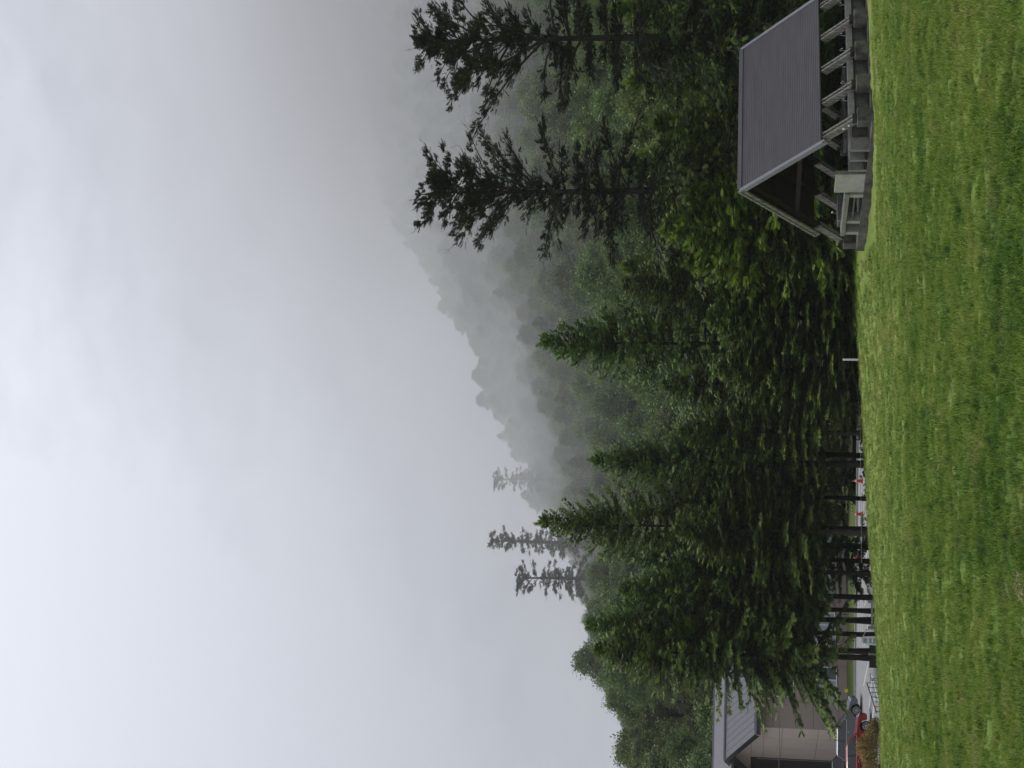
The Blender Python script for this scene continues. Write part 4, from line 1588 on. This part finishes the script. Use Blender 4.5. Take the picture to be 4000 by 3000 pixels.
for s_ in (1, -1):
    mb = MB()
    ye = -ov if s_ > 0 else BW + ov
    nseg = 72
    xr = np.linspace(-0.9, BL + 0.8, nseg + 1)
    for i in range(nseg):
        a, b = xr[i], xr[i + 1]
        o = 0.03 if i % 1 == 0 else 0
        mb.add([(a, ye, WH - k_ * ov + 0.10), (b, ye, WH - k_ * ov + 0.10), (b, BW / 2, WH + RH + 0.10), (a, BW / 2, WH + RH + 0.10),
                (a, ye, WH - k_ * ov - 0.06), (b, ye, WH - k_ * ov - 0.06), (b, BW / 2, WH + RH - 0.06), (a, BW / 2, WH + RH - 0.06)],
               [(0, 1, 2, 3), (7, 6, 5, 4), (0, 4, 5, 1)] + ([(0, 3, 7, 4)] if i == 0 else []) + ([(1, 5, 6, 2)] if i == nseg - 1 else []))
        if i % 2 == 0:
            mb.beam((a, ye, WH - k_ * ov + 0.11), (a, BW / 2, WH + RH + 0.11), 0.03, 0.025)
    mb.build('roof_slope', M['broof'], bld)
    mb = MB()
    mb.beam((-0.93, ye, WH - k_ * ov - 0.04), (-0.93, BW / 2, WH + RH - 0.04), 0.05, 0.42)
    mb.build('verge_board', M['black'], bld)
mb = MB()
mb.box(-0.85, BL + 0.7, -ov - 0.06, -ov + 0.04, WH - k_ * ov - 0.34, WH - k_ * ov + 0.02)
mb.build('fascia', M['joint'], bld)
mb = MB()
mb.box(-0.85, BL + 0.7, -ov - 0.12, -ov - 0.06, WH - k_ * ov - 0.06, WH - k_ * ov + 0.09)
mb.build('gutter', M['roof_trim'], bld)
mb = MB()
mb.box(-0.95, BL + 0.8, BW / 2 - 0.15, BW / 2 + 0.15, WH + RH + 0.08, WH + RH + 0.20)
mb.build('ridge_cap', M['roof_trim'], bld)
# door in the dark bay of the gable
mb = MB()
mb.box(-0.06, -0.01, 6.1, 6.2, 0.0, 6.6)
mb.build('downpipe', M['roof_trim'], bld)
# rear wing with a higher ridge
mb = MB()
mb.box(-14, BL - 3, BW + 0.1, BW + 9, -0.5, WH - 0.1)
mb.build('rear_wall', M['wall_brown'], bld)
mb = MB()
y0_, y1_, z0_, z1_ = BW + 0.05, BW + 4.6, WH + 0.4, WH + 2.95
mb.add([(-14.5, BW / 2 + 0.3, WH + RH - 0.4), (BL - 2.5, BW / 2 + 0.3, WH + RH - 0.4), (BL - 2.5, y1_, z1_), (-14.5, y1_, z1_), (-14.5, BW + 9.6, WH), (BL - 2.5, BW + 9.6, WH),
        (-14.5, BW / 2 + 0.3, WH + RH - 0.6), (BL - 2.5, BW / 2 + 0.3, WH + RH - 0.6)],
       [(0, 1, 2, 3), (3, 2, 5, 4), (0, 6, 7, 1), (0, 3, 4, 6), (1, 7, 5, 2)])
mb.build('rear_roof', M['broof'], bld)
mb = MB()
mb.box(-14.6, BL - 2.4, y1_ - 0.12, y1_ + 0.12, z1_ - 0.02, z1_ + 0.10)
mb.build('ridge_cap', M['roof_trim'], bld)
mb = MB()
w0, w1 = Vector((bc.x - 6, 100.0, PZ + 5.32)), Vector((bc.x + 14, 104.0, PZ + 5.45))
mb.tube([w0, w0.lerp(w1, 0.5) - Vector((0, 0, 0.12)), w1], 0.018, 4)
mb.build('overhead_cable', M['black'], label='thin dark cable strung before the pale building wall', cat='cable')


# ------------------------------------------------------------------ cars
def car(label, paint, loc, rz, L=4.2, Wd=1.72, Hh=1.5, roof0=0.30, roof1=0.86, suv=False):
    t = thing('parked_car', label, 'car', loc, rz)
    hw = Wd / 2
    wr = 0.31 if not suv else 0.34
    xf, xr = L * 0.5 - 0.80, -L * 0.5 + 0.74          # +x is the nose
    belt = 0.92 if not suv else 1.0
    sill = 0.26

    def arch(cx):
        return [(cx + (wr + 0.07) * math.cos(a), wr + (wr + 0.07) * math.sin(a)) for a in np.linspace(math.pi * 1.05, -math.pi * 0.05, 9)]
    prof = [(-L / 2 + 0.03, 0.42), (-L / 2 + 0.12, sill)] + arch(xr) + arch(xf) + [(L / 2 - 0.10, sill), (L / 2, 0.42), (L / 2 - 0.03, 0.68), (L / 2 - 0.30, 0.80),
            (L / 2 - 1.15, belt), (-L / 2 + 0.10, belt + 0.02), (-L / 2, 0.80)]
    prof = [(x, max(z, 0.2)) for x, z in prof]
    mb = MB()
    n = len(prof)
    for w_ in (-hw, hw):
        mb.v += [(x, w_, z) for x, z in prof]
    mb.f.append(tuple(range(n))[::-1])
    mb.f.append(tuple(range(n, 2 * n)))
    for i in range(n):
        j = (i + 1) % n
        mb.f.append((i, j, n + j, n + i))
    mb.mi += [0] * len(mb.f)
    mb.build('body', paint, t, bevel=0.035)
    # greenhouse: glass volume, roof skin, pillars
    g0, g1, g2, g3 = L / 2 - 1.22, L / 2 - 1.95, -L / 2 + 0.55, -L / 2 + 0.16
    zt = Hh - 0.05
    wt = hw * 0.74
    wb = hw * 0.95
    mb = MB()
    mb.add([(g0, -wb, belt), (g3, -wb, belt), (g2, -wt, zt), (g1, -wt, zt), (g0, wb, belt), (g3, wb, belt), (g2, wt, zt), (g1, wt, zt)],
           [(0, 1, 2, 3), (7, 6, 5, 4), (0, 3, 7, 4), (1, 5, 6, 2), (3, 2, 6, 7)])
    mb.build('windows', M['carglass'], t)
    mb = MB()
    mb.add([(g1 + 0.08, -wt - 0.015, zt - 0.02), (g2 - 0.06, -wt - 0.015, zt - 0.02), (g2 + 0.05, -wt * 0.8, Hh), (g1 - 0.15, -wt * 0.8, Hh),
            (g1 + 0.08, wt + 0.015, zt - 0.02), (g2 - 0.06, wt + 0.015, zt - 0.02), (g2 + 0.05, wt * 0.8, Hh), (g1 - 0.15, wt * 0.8, Hh)],
           [(0, 1, 2, 3), (7, 6, 5, 4), (0, 3, 7, 4), (1, 5, 6, 2), (3, 2, 6, 7), (0, 4, 5, 1)])
    mb.build('roof', paint, t, smooth=False)
    for sg in (-1, 1):
        for (xa, xb) in ((g0, g1), (g3 + 0.06, g2 + 0.02)):
            mb = MB()
            mb.beam((xa, sg * (wb + 0.004), belt), (xb, sg * (wt + 0.004), zt), 0.055, 0.03, up=Vector((0, sg, 0.2)))
            mb.build('pillar', paint, t)
        mb = MB()
        xm = (g0 + g3) / 2 - 0.1
        mb.beam((xm, sg * (wb + 0.003), belt), (xm - 0.05, sg * (wt + 0.003), zt), 0.07, 0.02, up=Vector((0, sg, 0.2)))
        mb.build('pillar', M['black'], t)
        mb = MB()
        mb.box(g0 - 0.20, g0 - 0.05, sg * hw + (0.0 if sg > 0 else -0.16), sg * hw + (0.16 if sg > 0 else 0), belt + 0.0, belt + 0.13)
        mb.build('mirror', paint, t, bevel=0.02)
        mb = MB()
        mb.box(L / 2 - 0.42, L / 2 - 0.06, sg * (hw - 0.20) - 0.17, sg * (hw - 0.20) + 0.17, 0.62, 0.765)
        mb.build('headlight', M['lamp_clear'], t, bevel=0.02)
        mb = MB()
        mb.box(-L / 2 - 0.012, -L / 2 + 0.22, sg * (hw - 0.12) - 0.14, sg * (hw - 0.12) + 0.135, 0.72, 0.90)
        mb.build('tail_light', M['lamp_red'], t, bevel=0.015)
        for hx in (-0.15, -1.05):
            mb = MB()
            mb.box(hx, hx + 0.2, sg * hw - 0.015, sg * hw + 0.02, belt - 0.14, belt - 0.11)
            mb.build('door_handle', M['rim'], t)
        for hx in (0.78, -0.20, -1.1):
            mb = MB()
            mb.box(hx, hx + 0.012, sg * (hw + 0.001) - 0.003, sg * (hw + 0.001) + 0.003, sill + 0.06, belt - 0.04)
            mb.build('door_gap', M['black'], t)
    for xx_ in (xf, xr):
        for sg in (-1, 1):
            wm = MB()
            wm.tube([(xx_, sg * (hw - 0.20), wr), (xx_, sg * (hw - 0.015), wr)], wr, 24)
            wo_ = wm.build('wheel', M['tyre'], t, bevel=0.0)
            rm = MB()
            y_ = sg * (hw - 0.008)
            rm.tube([(xx_, y_ - sg * 0.03, wr), (xx_, y_, wr)], wr * 0.20, 10)
            for k in range(8):
                a = k * math.pi / 4 + 0.2
                rm.beam((xx_ + 0.02 * math.cos(a), y_, wr + 0.02 * math.sin(a)), (xx_ + wr * 0.66 * math.cos(a), y_, wr + wr * 0.66 * math.sin(a)), 0.02, 0.045, up=Vector((-math.sin(a), 0, math.cos(a))))
            ring = []
            for k in range(25):
                a = k * 2 * math.pi / 24
                ring.append((xx_ + wr * 0.68 * math.cos(a), y_, wr + wr * 0.68 * math.sin(a)))
            rm.tube(ring, 0.02, 5, cap=False)
            rm.build('rim', M['rim'], wo_)
    mb = MB()
    mb.box(-L / 2 - 0.02, -L / 2 + 0.01, -0.17, 0.17, 0.52, 0.69)
    mb.build('number_plate', M['white'], t)
    mb = MB()
    mb.box(L / 2 - 0.04, L / 2 + 0.012, -0.45, 0.45, 0.36, 0.56)
    mb.build('grille', M['black'], t)
    return t


q = at(150, 3350, 100)
car('steel grey wagon parked nose right in front of the pale building wall', M['silver'], (q.x - 0.15, 100.5, PZ + 0.012), 0.10, L=4.35, Hh=1.58, suv=True)
q = at(120, 3390, 93)
car('red hatchback parked behind the brown shrub at the lawn edge', M['red'], (q.x - 0.55, 93.0, PZ + 0.012), 0.28, L=3.9, Hh=1.48)
q = at(10, 3320, 98)
car('black car seen tail on at the far left edge beyond the red hatchback', M['blackcar'], (q.x - 1.5, 103.0, PZ + 0.012), 0.75, L=4.4, Hh=1.72, suv=True)

# brown shrub
V_, T_, ti_ = [], [], []
rs = np.random.default_rng(9)
n_ = 2600
d_ = nrm(rs.normal(0, 1, (n_, 3)))
d_[:, 2] = np.abs(d_[:, 2])
P_ = d_ * np.array([2.1, 0.9, 0.98]) * rs.uniform(0.55, 1.06, (n_, 1)) ** 0.6
P_[:, 2] *= 1 + 0.18 * np.sin(P_[:, 0] * 3.3)
tv, tf = leaf_clump(91, 7, 0.42)
V_, T_, ti_ = scatter(tv, tf, P_, rs.normal(0, 1, (n_, 3)), np.tile([0, 0, 1.0], (n_, 1)) + rs.normal(0, .5, (n_, 3)), 0.20 * rs.uniform(0.6, 1.3, n_), np.clip(rs.normal(0.5, 0.25, n_), 0, 1))
q = at(45, 3428, 84.3)
t = thing('brown_shrub', 'low bushy shrub with yellow-brown leaves at the lawn edge before the red car', 'shrub', (q.x, 84.3, q.z))
link('foliage', tri_mesh('foliage', V_, T_, [M['brown_shrub']], ti_), t)
mb = MB()
for k in range(14):
    a = k * 0.45
    mb.tube([(0.15 * math.cos(a), 0.1 * math.sin(a), -0.6), (1.3 * math.cos(a), 0.6 * math.sin(a), 0.75)], [0.02, 0.006], 4)
mb.build('stems', M['bark'], t)

# ------------------------------------------------------------------ haze and mist
def volume(name, dens, col, aniso=0.0):
    m = bpy.data.materials.new(name)
    m.use_nodes = True
    t = m.node_tree
    t.nodes.clear()
    o = N(t, 'ShaderNodeOutputMaterial')
    p = N(t, 'ShaderNodeVolumePrincipled')
    p.inputs['Color'].default_value = (*col, 1)
    p.inputs['Density'].default_value = dens
    p.inputs['Anisotropy'].default_value = aniso
    t.links.new(p.outputs[0], o.inputs['Volume'])
    return m


mb = MB()
mb.box(-270, 270, -40, 505, -13, 135)
mb.build('haze', volume('haze_air', 0.00015, (0.93, 0.94, 0.97)), kind='stuff', label='thin pale moist air filling the whole valley', cat='haze')


def mist(loc, rad, dens, seed, lab, nscale=1.6):
    bm = bmesh.new()
    bmesh.ops.create_icosphere(bm, subdivisions=3, radius=1.0)
    me = bpy.data.meshes.new('mist_bank')
    bm.to_mesh(me)
    bm.free()
    m = bpy.data.materials.new('mist')
    m.use_nodes = True
    t = m.node_tree
    t.nodes.clear()
    o_ = N(t, 'ShaderNodeOutputMaterial')
    p = N(t, 'ShaderNodeVolumePrincipled')
    p.inputs['Color'].default_value = (0.985, 0.988, 0.995, 1)
    tc_ = N(t, 'ShaderNodeTexCoord')
    ln = N(t, 'ShaderNodeVectorMath', operation='LENGTH')
    t.links.new(tc_.outputs['Object'], ln.inputs[0])
    mp_ = N(t, 'ShaderNodeMapping')
    mp_.inputs['Location'].default_value = (seed * 3.7, seed, 0)
    t.links.new(tc_.outputs['Object'], mp_.inputs[0])
    nz = N(t, 'ShaderNodeTexNoise', Scale=nscale, Detail=4.0, Roughness=0.6, Distortion=0.5)
    t.links.new(mp_.outputs[0], nz.inputs['Vector'])
    # soft shell: density dies away before the hull, its rim broken by noise
    a = N(t, 'ShaderNodeMath', operation='MULTIPLY_ADD')
    t.links.new(nz.outputs[0], a.inputs[0])
    a.inputs[1].default_value = -1.1
    t.links.new(ln.outputs['Value'], a.inputs[2])
    r_ = N(t, 'ShaderNodeMapRange', interpolation_type='SMOOTHSTEP')
    r_.inputs[1].default_value = 0.36
    r_.inputs[2].default_value = -0.45
    r_.inputs[3].default_value = 0.0
    r_.inputs[4].default_value = dens
    t.links.new(a.outputs[0], r_.inputs[0])
    # and always zero on the hull itself
    e_ = N(t, 'ShaderNodeMapRange', interpolation_type='SMOOTHSTEP')
    e_.inputs[1].default_value = 0.98
    e_.inputs[2].default_value = 0.55
    t.links.new(ln.outputs['Value'], e_.inputs[0])
    mu_ = N(t, 'ShaderNodeMath', operation='MULTIPLY')
    t.links.new(r_.outputs[0], mu_.inputs[0])
    t.links.new(e_.outputs[0], mu_.inputs[1])
    t.links.new(mu_.outputs[0], p.inputs['Density'])
    t.links.new(p.outputs[0], o_.inputs['Volume'])
    me.materials.append(m)
    ob = link('mist_bank', me, None, lab, 'mist', 'banks of mist on the hillside', 'stuff', loc)
    ob.scale = rad
    return ob


mist((66, 350, 50), (215, 190, 110), 0.0066, 1.0, 'broad veil of mist thickening over the far ridge', 0.9)
mist((112, 335, 92), (150, 130, 78), 0.026, 2.0, 'dense cloud swallowing the right-hand mountain top')
mist((66, 245, 48), (80, 55, 34), 0.010, 3.0, 'lower wisp of mist behind the tall firs')
mist((4, 290, 42), (65, 45, 14), 0.011, 4.0, 'thin wisp of mist lying across the slope left of the middle conifer')
mist((48, 225, 22), (150, 140, 60), 0.0036, 5.0, 'thin veil of moist air over the nearer wooded slope', 0.8)

_tot = sum(len(m.polygons) for m in bpy.data.meshes)
print('unique polygons', _tot)
